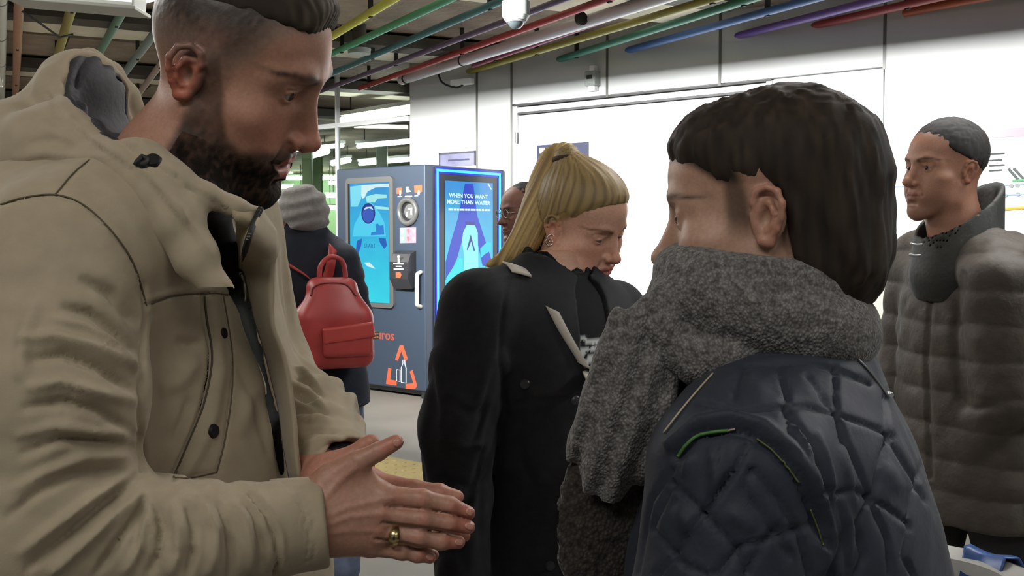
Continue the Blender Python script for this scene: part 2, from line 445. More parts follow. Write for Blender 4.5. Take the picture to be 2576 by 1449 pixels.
def head_sdf(p):
    """p: dict of proportions; female / male, jaw, nose"""
    jw = p.get('jaw', 1.0); ns = p.get('nose', 1.0); br = p.get('brow', 1.0); ck = p.get('cheek', 1.0); lp = p.get('lips', 1.0); op = p.get('open', 0.0); ez = p.get('ez', 0.0)
    s = SDF()
    bk = p.get('back', 0.0); s.u(ell((0, -.014 + bk / 2, .046), (.0755, .0985 - bk / 2, .083)), 0)
    s.u(ell((0, .022, .052), (.064, .074, .066)), .03)
    s.u(ell((0, .032, -.022), (.061, .060, .082)), .03)
    for sx in (-1, 1):
        s.u(cap((sx * .056 * jw, .004, -.038), (sx * .052 * jw, .012, -.068), .014, .014), .03)
        s.u(cap((sx * .051 * jw, .014, -.070), (sx * .015, .074, -.098), .014, .0155), .03)
        s.u(ell((sx * .046, .054, -.012), (.022 * ck, .022, .017)), .025)
        s.u(ell((sx * .036, .052, -.045), (.021 * ck, .03, .03)), .03)
        s.u(cap((sx * .010, .0905, .029 + ez), (sx * .030, .0845, .033 + ez), .0078 * br, .0078 * br), .016)
        s.u(cap((sx * .030, .0845, .033 + ez), (sx * .052, .062, .024 + ez), .0078 * br, .007 * br), .016)
    s.u(cap((0, .080, -.096), (0, .079, -.099), .0165 * p.get('chin', 1), .0165 * p.get('chin', 1)), .022)
    s.u(ell((0, .074, -.058), (.034, .026, .026)), .02)
    for sx in (-1, 1):
        s.s(ell((sx * .0325, .0935, .012 + ez), (.0165, .012, .0125)), .014)
        s.s(ell((sx * .016, .103, .012 + ez), (.008, .012, .013)), .012)
        s.s(ell((sx * .080, .058, .030), (.013, .03, .03)), .02)
    # nose
    s.u(cap((0, .082, .012 + ez), (0, .093, -.028), .0095, .0115), .010)
    s.u(cap((0, .0905, .018 + ez), (0, .1125, -.020), .0070, .0092 * ns), .012)
    s.u(ell((0, .1165 + .003 * (ns - 1), -.0255), (.0105 * ns, .0105 * ns, .0095 * ns)), .008)
    for sx in (-1, 1):
        s.u(ell((sx * .0125 * ns, .0995, -.0295), (.0070, .0105, .0072)), .007)
    s.u(cap((0, .097, -.036), (0, .110, -.033), .0055, .0055), .006)
    for sx in (-1, 1): s.s(ell((sx * .0065 * ns, .1055, -.0365), (.0032, .0052, .0035)), .003)
    # lids: a shell around the eyeball with an opening
    for sx in (-1, 1):
        ec = A(sx * .0320, .0758, .0115 + ez)
        lid = SDF(); lid.u(ell(ec, (.0143, .0140, .0136)), 0)
        opn = p.get('eye', 1.0); lo = p.get('look', 0.0)
        lid.s(ell(ec + A(0, .0135, -.0005 - lo), (.0125 * p.get('ew', 1.0), .0115, .0046 * opn)), .0016)
        lid.bc = ec; lid.br = .016
        s.u(lid, .0045)
        s.u(cap(ec + A(-sx * .010, .0125, .0075), ec + A(sx * .012, .0060, .006), .0028, .0026), .006)
        s.s(cap(ec + A(-sx * .009, .0155, .0066), ec + A(sx * .013, .0085, .0056), .0010, .0010), .003)
    # mouth
    o = op
    for sx in (-1, 1):
        s.u(cap((0, .0985, -.0535 + o * .1), (sx * .010, .0970, -.0532 + o * .1), .0042 * lp, .0044 * lp), .005)
        s.u(cap((sx * .010, .0970, -.0532 + o * .1), (sx * .0235, .0855, -.0590), .0044 * lp, .0026), .006)
        s.u(cap((0, .0965, -.0668 - o * .7), (sx * .010, .0945, -.0662 - o * .7), .0055 * lp, .0052 * lp), .006)
        s.u(cap((sx * .010, .0945, -.0662 - o * .7), (sx * .0225, .0845, -.0605), .0052 * lp, .0026), .006)
        s.s(cap((0, .1035, -.0596 - o * .3), (sx * .012, .1000, -.0596 - o * .3), .0011 + o * .45, .0011 + o * .4), .003)
        s.s(cap((sx * .012, .1000, -.0596 - o * .3), (sx * .0255, .0875, -.0602), .0011 + o * .4, .0010), .003)
        s.s(cap((sx * .0175, .099, -.0335), (sx * .0285, .0905, -.0555), .0012, .0016), .009)
    s.s(cap((-.010, .0985, -.0800 - o * .7), (.010, .0985, -.0800 - o * .7), .0035, .0035), .012)
    s.s(cap((0, .1045, -.042), (0, .1035, -.050), .0012, .0018), .005)
    for sx in (-1, 1): s.u(ear_sdf(sx), .004)
    return s
def head_masks(q, ez=0.0, bk=1.0):
    """masks in head coordinates: lips, brow, lash, painted socket shade, nostril, ear"""
    x, y, z = np.abs(q[:, 0]), q[:, 1], q[:, 2]
    zl = -.0596 + .0 * x
    up = -.0505 - .0085 * ss(x, .012, .025) + .0016 * ss(x, .0, .004) ; dn = -.0725 + .0115 * ss(x, .008, .025)
    lips = ss(z, dn - .001, dn + .0012) * ss(-z, -up - .001, -up + .0012) * ss(-x, -.0262, -.0235) * ss(y, .076, .080)
    bz = .0285 + ez + .0065 * ss(x, .010, .030) - .0045 * ss(x, .044, .062)
    bw = (.0042 - .0020 * ss(x, .030, .056)) * bk
    brow = np.exp(-((z - bz) / bw) ** 2) * ss(x, .009, .014) * ss(-x, -.066, -.056) * ss(y, .036, .044)
    ez = np.sqrt(((x - .032) / .0155) ** 2 + ((z - ez - .011) / .0075) ** 2)
    lash = np.exp(-((ez - .82) / .20) ** 2) * ss(y, .066, .07) * ss(z - ez, .0085, .012)
    sock_shade = np.exp(-(((x - .032) / .020) ** 2 + ((z - ez - .008) / .014) ** 2)) * ss(y, .05, .06)
    ear = ss(x, .073, .079) * ss(-np.abs(y + .008), -.034, -.026) * ss(z, -.034, -.024)
    return lips, brow, lash, sock_shade, ear
def eyeball(name, M, sx, look, parent, iris='3a2a1c', ez=0.0):
    ec = A(sx * .0320, .0758, .0115 + ez); r = .0122
    look = np.asarray(look, float) / np.linalg.norm(look)
    n, m = 20, 20; V, Fc, cols = [], [], []
    R = frame(look, (0, 0, 1))
    for i in range(n + 1):
        th = math.pi * i / n
        for j in range(m):
            ph = 2 * math.pi * j / m; d = A(math.sin(th) * math.cos(ph), math.cos(th), math.sin(th) * math.sin(ph))
            rr = r * (1.05 if th < .35 else 1.0); V.append(ec + R @ d * rr)
            cols.append(lin('0a0808') if th < .21 else lin(iris) if th < .50 else lin('948b85'))
    for i in range(n):
        for j in range(m): Fc.append((i * m + j, i * m + (j + 1) % m, (i + 1) * m + (j + 1) % m, (i + 1) * m + j))
    V = np.array(V) @ M[:3, :3].T + M[:3, 3]
    return add(name, V, np.array(Fc), mat('eye_wet', attr=True, rough=.08, spec=.6), parent, cols=cols)
# ================================================================ setting
dL = A(-.775, .632, 0); dR = A(.632, .775, 0); UP = A(0, 0, 1.)
W0 = A(-.061, 9.87, 0); NW = -dR                      # wall plane: W0 + s*dL, facing the room along NW
CAMP = A(0, 0, CAM_H)
def onplane(u, v, o, n):
    d = P(u, v, 1.0) - CAMP; return CAMP + d * ((o - CAMP) @ n / (d @ n))
Wp = lambda u, v: onplane(u, v, W0, NW)
Ws = lambda u, v=300: (Wp(u, v) - W0) @ dL
AXW = np.stack([dL, dR, UP])
CEIL = 3.24
floor_m = mat('floor_concrete', '6f6a62', rough=.5, nscale=1.6, namt=.16, bscale=8, bamt=.1, bdist=.003)
conc = mat('ceiling_concrete', '877a6c', rough=.9, nscale=2.2, namt=.28, bscale=14, bamt=.7, bdist=.02)
conc2 = mat('ceiling_plank', '8f8172', rough=.9, nscale=5, namt=.22, bscale=30, bamt=.6, bdist=.01)
cream = mat('beam_cream', 'dcd6c2', rough=.8, nscale=3, namt=.10)
dark_steel = mat('dark_steel', '4c4840', rough=.7, nscale=6, namt=.2)
white_panel = mat('white_panel', 'b6b8b8', rough=.18, nscale=.8, namt=.02, coat=.35)
seam_metal = mat('seam_metal', 'dcdede', rough=.35)
mb_ = MB().box((-1, 12, -.05), (34, 46, .1)); tag(mb_.build('floor', floor_m), kind='structure')
mb_ = MB().box((-1, 12, CEIL + .1), (34, 46, .2)); ceil = mb_.build('ceiling', conc); tag(ceil, kind='structure')
# ceiling: cream beams, steel flanges and concrete planks across the pipe direction
PD = A(-.455, .89, 0); PD /= np.linalg.norm(PD); PX = A(PD[1], -PD[0], 0); AXP = np.stack([PX, PD, UP])
base_pt = Pz(100, 80, CEIL - .1); base_t = base_pt @ PD
k = 0
for t in np.arange(base_t - 5.6, base_t + 20, 2.75):
    c = PX * (-3.0) + PD * (t - 0.0)
    m_ = MB().box(c + UP * (CEIL - .035), (16, .62, .07), AXP); o = m_.build('beam', cream, ceil)
    m_ = MB().box(c + PD * (-.62) + UP * (CEIL - .08), (16, .30, .10), AXP); m_.box(c + PD * (-.46) + UP * (CEIL - .05), (16, .05, .06), AXP); m_.build('steel_flange', dark_steel, ceil)
    if base_t - 3 < t < base_t + 8:
        for j in range(-9, 6):
            if j in (-20,): continue
            m_ = MB().box(c + PD * 1.05 + PX * (j * 1.06) + UP * (CEIL - .025 - .006 * (j % 3)), (1.03, 1.05, .05), AXP); m_.build('plank', conc2, ceil)
# back wall: white enamelled panels, seams, door
sL, sR = Ws(1030), Ws(2900)
seam_u = [1030, 1200, 1287, 1527, 1810, 2222, 2640]
wall = tag(MB().box(W0 + dL * (sL + sR) / 2 + dR * .16 + UP * CEIL / 2, (sL - sR, .2, CEIL), AXW).build('wall_back', mat('wall_core', '8f9090', rough=.6)), kind='structure')
door_s = (Ws(1303, 300), Ws(1925, 300)); zdoor = Wp(1303, 287)[2]; ztrans = Wp(1290, 268)[2]
ztop = CEIL
for a, b in zip(seam_u[:-1], seam_u[1:]):
    s0, s1 = Ws(a) - .006, Ws(b) + .006
    if a in (1287, 1527, 1810):
        MB().box(W0 + dL * (s0 + s1) / 2 + dR * .03 + UP * (ztop + ztrans + .02) / 2, (s0 - s1, .06, ztop - ztrans - .02), AXW).build('panel', white_panel, wall)
        if a == 1810:
            MB().box(W0 + dL * (door_s[1] - .06 + s1) / 2 + dR * .03 + UP * (1.12 + ztrans) / 2, (door_s[1] - .06 - s1, .06, ztrans - 1.12), AXW).build('panel', white_panel, wall)
    elif a == 2222:
        MB().box(W0 + dL * (s0 + s1) / 2 + dR * .03 + UP * (ztop + 1.12) / 2, (s0 - s1, .06, ztop - 1.12), AXW).build('panel', white_panel, wall)
    else:
        MB().box(W0 + dL * (s0 + s1) / 2 + dR * .03 + UP * ztop / 2, (s0 - s1, .06, ztop), AXW).build('panel', white_panel, wall)
for a in seam_u[1:-1]:
    lo_ = 0 if a < 1290 else ztrans
    MB().box(W0 + dL * Ws(a) + dR * .005 + UP * (ztop + lo_) / 2, (.022, .02, ztop - lo_), AXW).build('seam_strip', mat('seam_grey', '565652', rough=.4), wall)
dado = tag(MB().box(W0 + dL * (door_s[1] - .06 + sR) / 2 + dR * .025 + UP * .555, (door_s[1] - .06 - sR, .06, 1.11), AXW, 0).build('trim_1', mat('dado_taupe', '7d7868', rough=.55, nscale=2, namt=.08)), kind='structure')
tag(MB().box(W0 + dL * (sL + sR) / 2 - dR * .012 + UP * .05, (sL - sR, .02, .1), AXW).build('baseboard_back', dark_steel), kind='structure')
door = tag(MB().box(W0 + dL * sum(door_s) / 2 + dR * .035 + UP * (zdoor - .01) / 2, (door_s[0] - door_s[1], .05, zdoor - .02), AXW).build('door_1', white_panel), kind='structure')
MB().box(W0 + dL * (door_s[0] + .045) + dR * .03 + UP * ztrans / 2, (.07, .06, ztrans), AXW).box(W0 + dL * (door_s[1] - .03) + dR * .03 + UP * ztrans / 2, (.05, .06, ztrans), AXW).box(W0 + dL * sum(door_s) / 2 + dR * .03 + UP * (zdoor + ztrans) / 2, (door_s[0] - door_s[1] + .08, .05, ztrans - zdoor - .03), AXW).build('door_frame', white_panel, door)
MB().box(W0 + dL * sum(door_s) / 2 + dR * .02 + UP * (zdoor + .002), (door_s[0] - door_s[1], .05, .016), AXW).box(W0 + dL * sum(door_s) / 2 + dR * .02 + UP * (ztrans + .004), (door_s[0] - door_s[1] + .1, .05, .016), AXW).build('door_gap', mat('gap_dark', '3a3a3a', rough=.7), door)
pz = Wp(1302, 347); mh = MB(); mh.tube([pz + NW * .015 - UP * .05, pz + NW * .015 + UP * .05], .012, 10); smooth_by_angle(mh.build('hinge', mat('hinge_steel', '5a5a58', rough=.4, metal=.8), door))
# glazed partition continuing to the left of the panels
g1 = Ws(700); zr = Wp(1030, 298)[2]
win = tag(MB().box(W0 + dL * (sL + g1) / 2 + UP * zr, (g1 - sL, .05, .05), AXW).box(W0 + dL * (sL + g1) / 2 + UP * .06, (g1 - sL, .06, .12), AXW).build('window_1', seam_metal), kind='structure')
for u in (849, 700):
    MB().box(W0 + dL * Ws(u) + UP * CEIL / 2, (.025, .05, CEIL), AXW).build('mullion', seam_metal, win)
glass = mat('glass', 'eef5f0', rough=.02, trans=1.0, spec=.5)
glass.node_tree.nodes['Principled BSDF'].inputs['IOR'].default_value = 1.15
for a, b in ((1030, 849), (849, 700)):
    s0, s1 = Ws(a), Ws(b)
    MB().box(W0 + dL * (s0 + s1) / 2 + UP * zr / 2, (s1 - s0 - .03, .008, zr - .06), AXW).build('pane', glass, win)
# hall beyond the glass: green tiled wall, columns, side wall
green = mat('green_tile', '93b286', rough=.4, nscale=3, namt=.2)
hall = tag(MB().box((-9, 31, CEIL / 2), (30, .3, CEIL)).build('wall_far', green), kind='structure')
for j in range(26):
    MB().box((-15 + j * .9, 30.82, 1.25), (.86, .06, 2.2)).build('panel', mat('green_panel_%d' % (j % 3), ('9cc08c', '8cb07c', 'aacb9a')[j % 3], rough=.3), hall)
tag(MB().box((-14.5, 12, CEIL / 2), (.3, 44, CEIL)).build('wall_left', mat('wall_left_grey', '77756c', rough=.7, nscale=2, namt=.1)), kind='structure')
for (u, D, r, c) in ((775, 15.5, .07, '6f8a5c'), (798, 24., .12, '8aa878'), (962, 19.5, .10, '5d6659')):
    q = P(u, 590, D); t = thing('column', {775: 'slim green steel column behind the glass near the chin', 798: 'pale green column farther back in the glazed hall', 962: 'grey column under the tube lights behind the glass'}[u], 'column', (q[0], D, 0))
    MB().box((q[0], D, CEIL / 2), (r * 2, r * 2, CEIL - .002), bev=.01).build('shaft', mat('col_' + c, c, rough=.5), t)
    MB().box((q[0], D, .06), (r * 2.6, r * 2.6, .12), bev=.01).build('base', dark_steel, t)
# ---- ceiling pipes: traced between two sightings at their real height
PZ = 3.04
pipes = [('ac8068', (48, 0), (37, 302), 'salmon', .034, 14), ('9c9154', (180, 20), (130, 190), 'olive', .036, 14), ('6f9080', (305, 35), (240, 150), 'sea green', .032, 14), ('8d9a98', (430, 30), (293, 210), 'grey green', .034, 14),
         ('b9a49c', (405, 160), (350, 235), 'pale pink', .03, 14),
         ('d6d75e', (985, 0), (845, 85), 'yellow', .030, 12.5), ('58a886', (1125, 0), (850, 128), 'green', .028, 12.5), ('4f7f86', (1265, 0), (850, 178), 'teal', .028, 12.5), ('72607c', (1400, 5), (850, 213), 'mauve', .024, 12), ('a63c3a', (1519, 0), (905, 222), 'red', .027, 11.1),
         ('8d3f5c', (1668, 0), (1190, 166), 'dark pink', .020, 0), ('8f8a35', (1714, 21), (1166, 184), 'yellow green', .030, 0), ('3f7f6c', (1880, 0), (1340, 171), 'bottle green', .030, 0), ('4a6da8', (2035, 0), (1540, 138), 'blue', .030, 0), ('6b4f9a', (2206, 0), (1748, 118), 'purple', .030, 0), ('8e3236', (2330, 0), (1995, 77), 'crimson', .030, 0), ('9a4a2c', (2440, 0), (2275, 32), 'rust orange', .030, 0)]
order = ['first', 'second']
rub = mat('hanger_black', '1f1e1c', rough=.7)
for i, (c, a, b, nm, r, ext) in enumerate(pipes):
    pa, pb = Pz(a[0], a[1], PZ), Pz(b[0], b[1], PZ); d = (pb - pa) / np.linalg.norm(pb - pa)
    pa = pa - d * 1.6
    if ext: pb = pb + d * ((ext - pb[1]) / d[1]) if d[1] > 0 and pb[1] < ext else pb
    t = thing('ceiling_pipe', '%s pipe hung under the concrete ceiling' % nm, 'pipe', (pa + pb) / 2, 'coloured pipes under the ceiling')
    pm = mat('pipe_' + nm.replace(' ', '_'), c, rough=.45, nscale=9, namt=.06)
    o = MB().tube([pa, pb], r, 12).build('tube', pm, t, smooth=True); smooth_by_angle(o)
    L_ = np.linalg.norm(pb - pa)
    for s_ in np.arange(1.2 + (i * .37) % 1, L_ - .2, 2.3):
        q = pa + d * s_; MB().box(q + UP * (CEIL - PZ) / 2, (.03, .03, CEIL - PZ), AXP).box(q, (.02, .04, r * 2 + .012), np.stack([np.cross(d, UP), d, UP])).build('hanger', rub, t)
# white insulated pipe with black straps; white conduit at the far left
pa, pb = Pz(1630, 5, PZ - .03), Pz(1010, 202, PZ - .03); d = (pb - pa) / np.linalg.norm(pb - pa); pa2 = pa - d * 1.5
t = thing('insulated_pipe', 'thick white pipe with black straps between the red and yellow green pipes', 'pipe', (pa + pb) / 2)
smooth_by_angle(MB().tube([pa2, pb], .046, 16).build('tube', mat('white_pipe', 'c9cad0', rough=.35), t))
for (u, v) in ((1022, 198), (1165, 153), (1462, 47)):
    q = Pz(u, v, PZ - .03); MB().tube([q - d * .012, q + d * .012], .050, 16).build('strap', rub, t)
pa, pb = Pz(2, 0, PZ), Pz(3, 330, PZ); d = (pb - pa) / np.linalg.norm(pb - pa)
t = thing('conduit', 'white jointed conduit at the far left under the ceiling', 'pipe', (pa + pb) / 2); smooth_by_angle(MB().tube([pa - d, pb], .042, 14).build('tube', mat('white_conduit', 'c8c6bd', rough=.5), t))
for j in range(7):
    q = pa + (pb - pa) * (j / 7); MB().tube([q - d * .01, q + d * .01], .045, 14).build('joint', mat('joint_grey', '6c6a64', rough=.6), t)
MB().tube([pa + A(.02, .1, .0), pa + A(.06, .4, -.06), pa + A(.05, .8, -.10), pa + A(.02, 1.1, -.02)], .008, 6).build('cable', rub, t, smooth=True)
# ---- hung fittings
q = P(1298, 45, 5.6); t = thing('dome_camera', 'white dome security camera hanging on a short stem', 'camera', q)
mm = MB(); mm.disc(q + UP * .01, UP, .075, .075, 28); mm.disc(q + UP * -.015, UP, .060, .027, 28, .075); smooth_by_angle(mm.build('housing', mat('cam_white', '8f9592', rough=.4), t))
smooth_by_angle(MB().tube([q + UP * .08, q + UP * (CEIL - q[2])], .024, 12).build('stem', mat('stem_beige', 'b9b6a2', rough=.5), t))
sp = SDF(); sp.u(ell(q - UP * .014, (.046, .046, .046)), 0); sp.i(plane(q - UP * .012, (0, 0, 1)), 0); V, Fc = mesh_sdf(sp, q - .07, q + .06, .005); add('dome', V, Fc, mat('dome_dark', '23282a', rough=.06, spec=.9), t)
mm = MB(); th = np.linspace(0, 2 * math.pi, 33); mm.tube([q + A(.047 * math.cos(a), .047 * math.sin(a), -.018) for a in th], .007, 8, cap=False); mm.build('ring', mat('cam_white', '8f9592'), t, smooth=True)
q = P(904, 136, 8.9); t = thing('smoke_detector', 'round white smoke detector on the ceiling beside the teal pipe', 'detector', q)
smooth_by_angle(MB().disc(q, UP, .095, .045, 28, .10).build('cover', mat('cam_white', '8f9592'), t)); smooth_by_angle(MB().disc(q + UP * .045, UP, .06, CEIL - q[2] - .045, 20).build('base', dark_steel, t))
# light box at top left
a, b = P(45, 2, 4.6), P(352, 28, 4.6)
t = thing('light_box', 'white box lamp hanging under the ceiling at top left', 'lamp', (a + b) / 2)
dx = (b - a) / np.linalg.norm(b - a); dz = np.cross(dx, A(0, 1, 0)); dz = dz if dz[2] > 0 else -dz; AXB = np.stack([dx, np.cross(dz, dx), dz]); Lb = np.linalg.norm(b - a)
MB().box((a + b) / 2 + dz * .08, (Lb, .16, .16), AXB, .008).build('housing', mat('lamp_white', 'd5d6d0', rough=.4), t)
MB().box((a + b) / 2 - dz * .004, (Lb + .03, .20, .016), AXB, .004).build('lip', mat('lamp_grey', 'a9aaa2', rough=.4), t)
MB().box((a + b) / 2 + dz * .085 - AXB[1] * .082, (Lb * .97, .006, .13), AXB).build('diffuser', mat('lamp_glow', 'f2f3f2', emit='f2f3f2', estr=.75), t)
for s_ in (.15, .85): MB().tube([a + (b - a) * s_ + dz * .16, a + (b - a) * s_ + UP * (CEIL - a[2] - (b - a)[2] * s_)], .012, 8).build('hanger', rub, t)
# small box and bracket on the wall
q = Wp(1498, 200); t = thing('wall_sensor', 'small white box with a dark window high on the wall beside a seam', 'sensor', q)
MB().box(q + NW * .05, (.11, .09, .13), AXW, .01).build('case', mat('cam_white', '8f9592'), t); MB().box(q + NW * .097 + UP * .01, (.055, .008, .032), AXW).build('window', rub, t); MB().box(q + NW * .03 + UP * .09, (.05, .06, .05), AXW).build('bracket', seam_metal, t); MB().box(q + NW * .04 - UP * .085, (.07, .05, .04), AXW).build('bracket', seam_metal, t)
q = Wp(1190, 208); t = thing('wall_bracket', 'grey bracket with a dark looping cable high on the wall above the machine', 'bracket', q)
MB().box(q + NW * .09 + dL * .06, (.26, .07, .06), AXW, .01).build('arm', seam_metal, t); MB().tube(spl([q + NW * .1 + dL * .0, q + NW * .12 + dL * .1 - UP * .05, q + NW * .12 + dL * .3 + UP * .02, q + NW * .1 + dL * .38 + UP * .16], 16), .010, 6).build('cable', rub, t, smooth=True)
# fluorescent lamps of the glazed hall (they give light); the last is a reflection built as a glowing tube
tube_glow = mat('tube_glow', 'f4fff4', emit='f4fff4', estr=22)
lamp_label = ['long tube lamp nearest the white panel behind the glass', 'long tube lamp below the nearest one behind the glass', 'tube lamp behind the glass beside the nose of the bearded man', 'short tube lamp behind the glass left of the mullion', 'short tube lamp below it behind the glass right of the chin', 'glowing tube standing for a reflection just above the glass rail']
for i, (u0, v0, u1, v1, z, r) in enumerate([(900, 368, 1075, 352, 2.95, .035), (905, 412, 1090, 396, 2.95, .04), (748, 377, 862, 366, 2.95, .03), (836, 411, 878, 403, 2.95, .05), (768, 395, 822, 380, 2.95, .06), (862, 303, 1090, 268, 2.92, .05)]):
    p0 = Pz(u0, v0, z); d_ = Pz(u1, v1, z) - p0; d_ = d_ if abs(d_[1]) < 4 else d_ / abs(d_[1]) * 4
    t = thing('tube_lamp', lamp_label[i], 'lamp', p0 + d_ / 2, 'tube lamps in the glazed hall')
    MB().tube([p0, p0 + d_], r, 10).build('tube', tube_glow, t, smooth=True); MB().box(p0 + d_ / 2 + UP * (r + .03), (np.linalg.norm(d_), .12, .05), np.stack([d_ / np.linalg.norm(d_), np.cross(UP, d_ / np.linalg.norm(d_)), UP])).build('batten', seam_metal, t)
    for s_ in (.1, .9): MB().tube([p0 + d_ * s_ + UP * r, A(*(p0 + d_ * s_)[:2], CEIL)], .01, 6).build('rod', rub, t)
for i, (u, v) in enumerate([(720, 432), (745, 448), (792, 449), (826, 447), (790, 470), (852, 460), (712, 470), (785, 505), (838, 492), (690, 500), (830, 522), (757, 486)]):
    D = 29.8 - i * .28; p0 = P(u, v, D); w = (.36, .55, .48, .68)[i % 4]
    t = thing('panel_lamp', 'far bright lamp in the green hall, ' + ('leftmost of the top row|second of the top row|third of the top row|last of the top row|first of the second row|last of the second row|beside the bearded chin|first of the third row|last of the third row|lowest one beside the bearded chin|lowest one against the machine edge|just above the grey cap'.split('|')[i]), 'lamp', p0, 'far lamps of the glazed hall')
    MB().box(p0, (w, .10, .10), bev=.02).build('diffuser', mat('far_glow', 'e9ffe6', emit='e9ffe6', estr=40), t); MB().box(p0 + UP * .07, (w + .06, .14, .04)).build('housing', seam_metal, t); MB().tube([p0 + UP * .08, A(p0[0], p0[1], CEIL)], .01, 5).build('rod', rub, t)
# tactile paving on the floor
tp = tag(MB().box(Pz(960, 1170, 0.0) + A(-.2, 0, .004), (2.2, .62, .008), AXW).build('trim_2', mat('tactile_yellow', '9c8a55', rough=.6, nscale=6, namt=.12)), kind='structure')
mm = MB()
for i in range(-13, 14):
    for j in range(-3, 4): mm.disc(Pz(960, 1170, 0.0) + A(-.2, 0, .008) + dL * i * .08 + dR * j * .08, UP, .016, .004, 8, .012)
st = mm.build('stud', mat('tactile_yellow', '9c8a55'), tp); st['kind'] = 'stuff'
# ---- posters on the wall
def text(name, s, o, ex, ey, h, m, parent, width=None, thick=.0015, align='LEFT', font_bold=0):
    cu = bpy.data.curves.new(name, 'FONT'); cu.body = s; cu.size = 1; cu.align_x = align; cu.extrude = 0; cu.offset = font_bold; cu.resolution_u = 3
    to = bpy.data.objects.new(name, cu); COL.objects.link(to); bpy.context.view_layer.update()
    me = bpy.data.meshes.new_from_object(to.evaluated_get(bpy.context.evaluated_depsgraph_get())); bpy.data.objects.remove(to)
    co = np.array([v.co[:] for v in me.vertices]); Fc = [tuple(p.vertices) for p in me.polygons]; bpy.data.meshes.remove(me)
    w = co[:, 0].max() - co[:, 0].min(); sx = (width / w) if width else h; ex, ey = A(*ex), A(*ey)
    if align == 'CENTER': pass
    V = A(*o) + np.outer(co[:, 0] * sx, ex) + np.outer(co[:, 1] * h, ey)
    return add(name, V, Fc, m, parent, smooth=False)
ink = mat('print_ink', '3b3f48', rough=.5)
def wall_sheet(nm, label, cat, c0, c1, m, th=.006):
    a, b = Wp(*c0), Wp(*c1); s0, s1 = (a - W0) @ dL, (b - W0) @ dL; z1, z0 = a[2], b[2]
    t = thing(nm, label, cat, W0 + dL * (s0 + s1) / 2 + UP * z0)
    MB().box(W0 + dL * (s0 + s1) / 2 + NW * (th / 2 + .002) + UP * (z0 + z1) / 2, (abs(s0 - s1), th, z1 - z0), AXW).build('sheet', m, t)
    return t, s0, s1, z0, z1
FW = lambda s, z, o=.010: W0 + dL * s + NW * o + UP * z
t, s0, s1, z0, z1 = wall_sheet('poster', 'pale printed sheet on the white panel above the vending machine', 'poster', (1107, 385), (1196, 416), mat('poster_pale', '62637a', rough=.4, nscale=5, namt=.25))
MB().box(FW((s0 + s1) / 2, z1 - .01, .008), (s0 - s1 + .02, .006, .018), AXW).box(FW(s0, (z0 + z1) / 2, .008), (.018, .006, z1 - z0), AXW).box(FW(s1, (z0 + z1) / 2, .008), (.018, .006, z1 - z0), AXW).build('frame', mat('frame_dark', '3c3c44', rough=.5), t)
for j in range(1): MB().box(FW(s0 + (s1 - s0) * (.55 + .05 * (j % 2)), z1 - .08 - .045 * j, .009), (.28 - .03 * (j % 3), .003, .016), AXW).build('print_bar', mat('poster_bar', '34364c', rough=.5), t)
t, s0, s1, z0, z1 = wall_sheet('poster', 'dark blue notice on the white door behind the ponytail', 'poster', (1352, 366), (1480, 520), mat('poster_navy', '181c30', rough=.4, nscale=3, namt=.12))
MB().box(FW(s0 - .06, z1 - .05, .010), (.06, .003, .05), AXW).build('logo_square', mat('print_white', 'dfe3ea', rough=.5), t); MB().box(FW(s0 - .2, z1 - .05, .010), (.16, .003, .02), AXW).build('print_bar', mat('print_grey', '8890a8', rough=.5), t)
# network map at the right
t, s0, s1, z0, z1 = wall_sheet('network_map', 'large white network map with a red header band behind the man in the brown coat', 'map', (2150, 356), (2720, 690), mat('map_white', '7d8084', rough=.35, nscale=3, namt=.03))
zr1 = Wp(2400, 342)[2]
MB().box(FW((s0 + s1) / 2, zr1, .012), (s0 - s1, .006, .060), AXW).build('header_band', mat('map_red', '8a2636', rough=.4), t)
cz = lambda u, v: Wp(u, v) + NW * .012
def line(pts, r, m): MB().tube([cz(*p) for p in pts], r, 6).build('map_line', m, t)
mk = mat('map_black', '2f3432', rough=.5); mgn = mat('map_green', '3f6a4c', rough=.5); myl = mat('map_yellow', '7d6c2c', rough=.5); mbl = mat('map_blue', '5f6f8c', rough=.5)
for k_, v in enumerate((386, 402, 415, 428)): line([(2490, v + 2), (2528 - 6 * (k_ % 2), v)], .006, mk)
line([(2538, 425), (2562, 452)], .009, mk); line([(2551, 424), (2576, 450)], .009, mk); line([(2548, 455), (2620, 450)], .010, mgn); line([(2515, 468), (2600, 462)], .004, mbl); line([(2500, 492), (2640, 486)], .006, mbl); line([(2525, 526), (2660, 518)], .012, myl); line([(2250, 470), (2340, 466), (2400, 500)], .006, mbl)
for (u, v) in ((2545, 468), (2560, 467), (2530, 492), (2562, 489), (2570, 524)): MB().disc(cz(u, v), NW, .014, .004, 12).build('station_dot', mk, t)
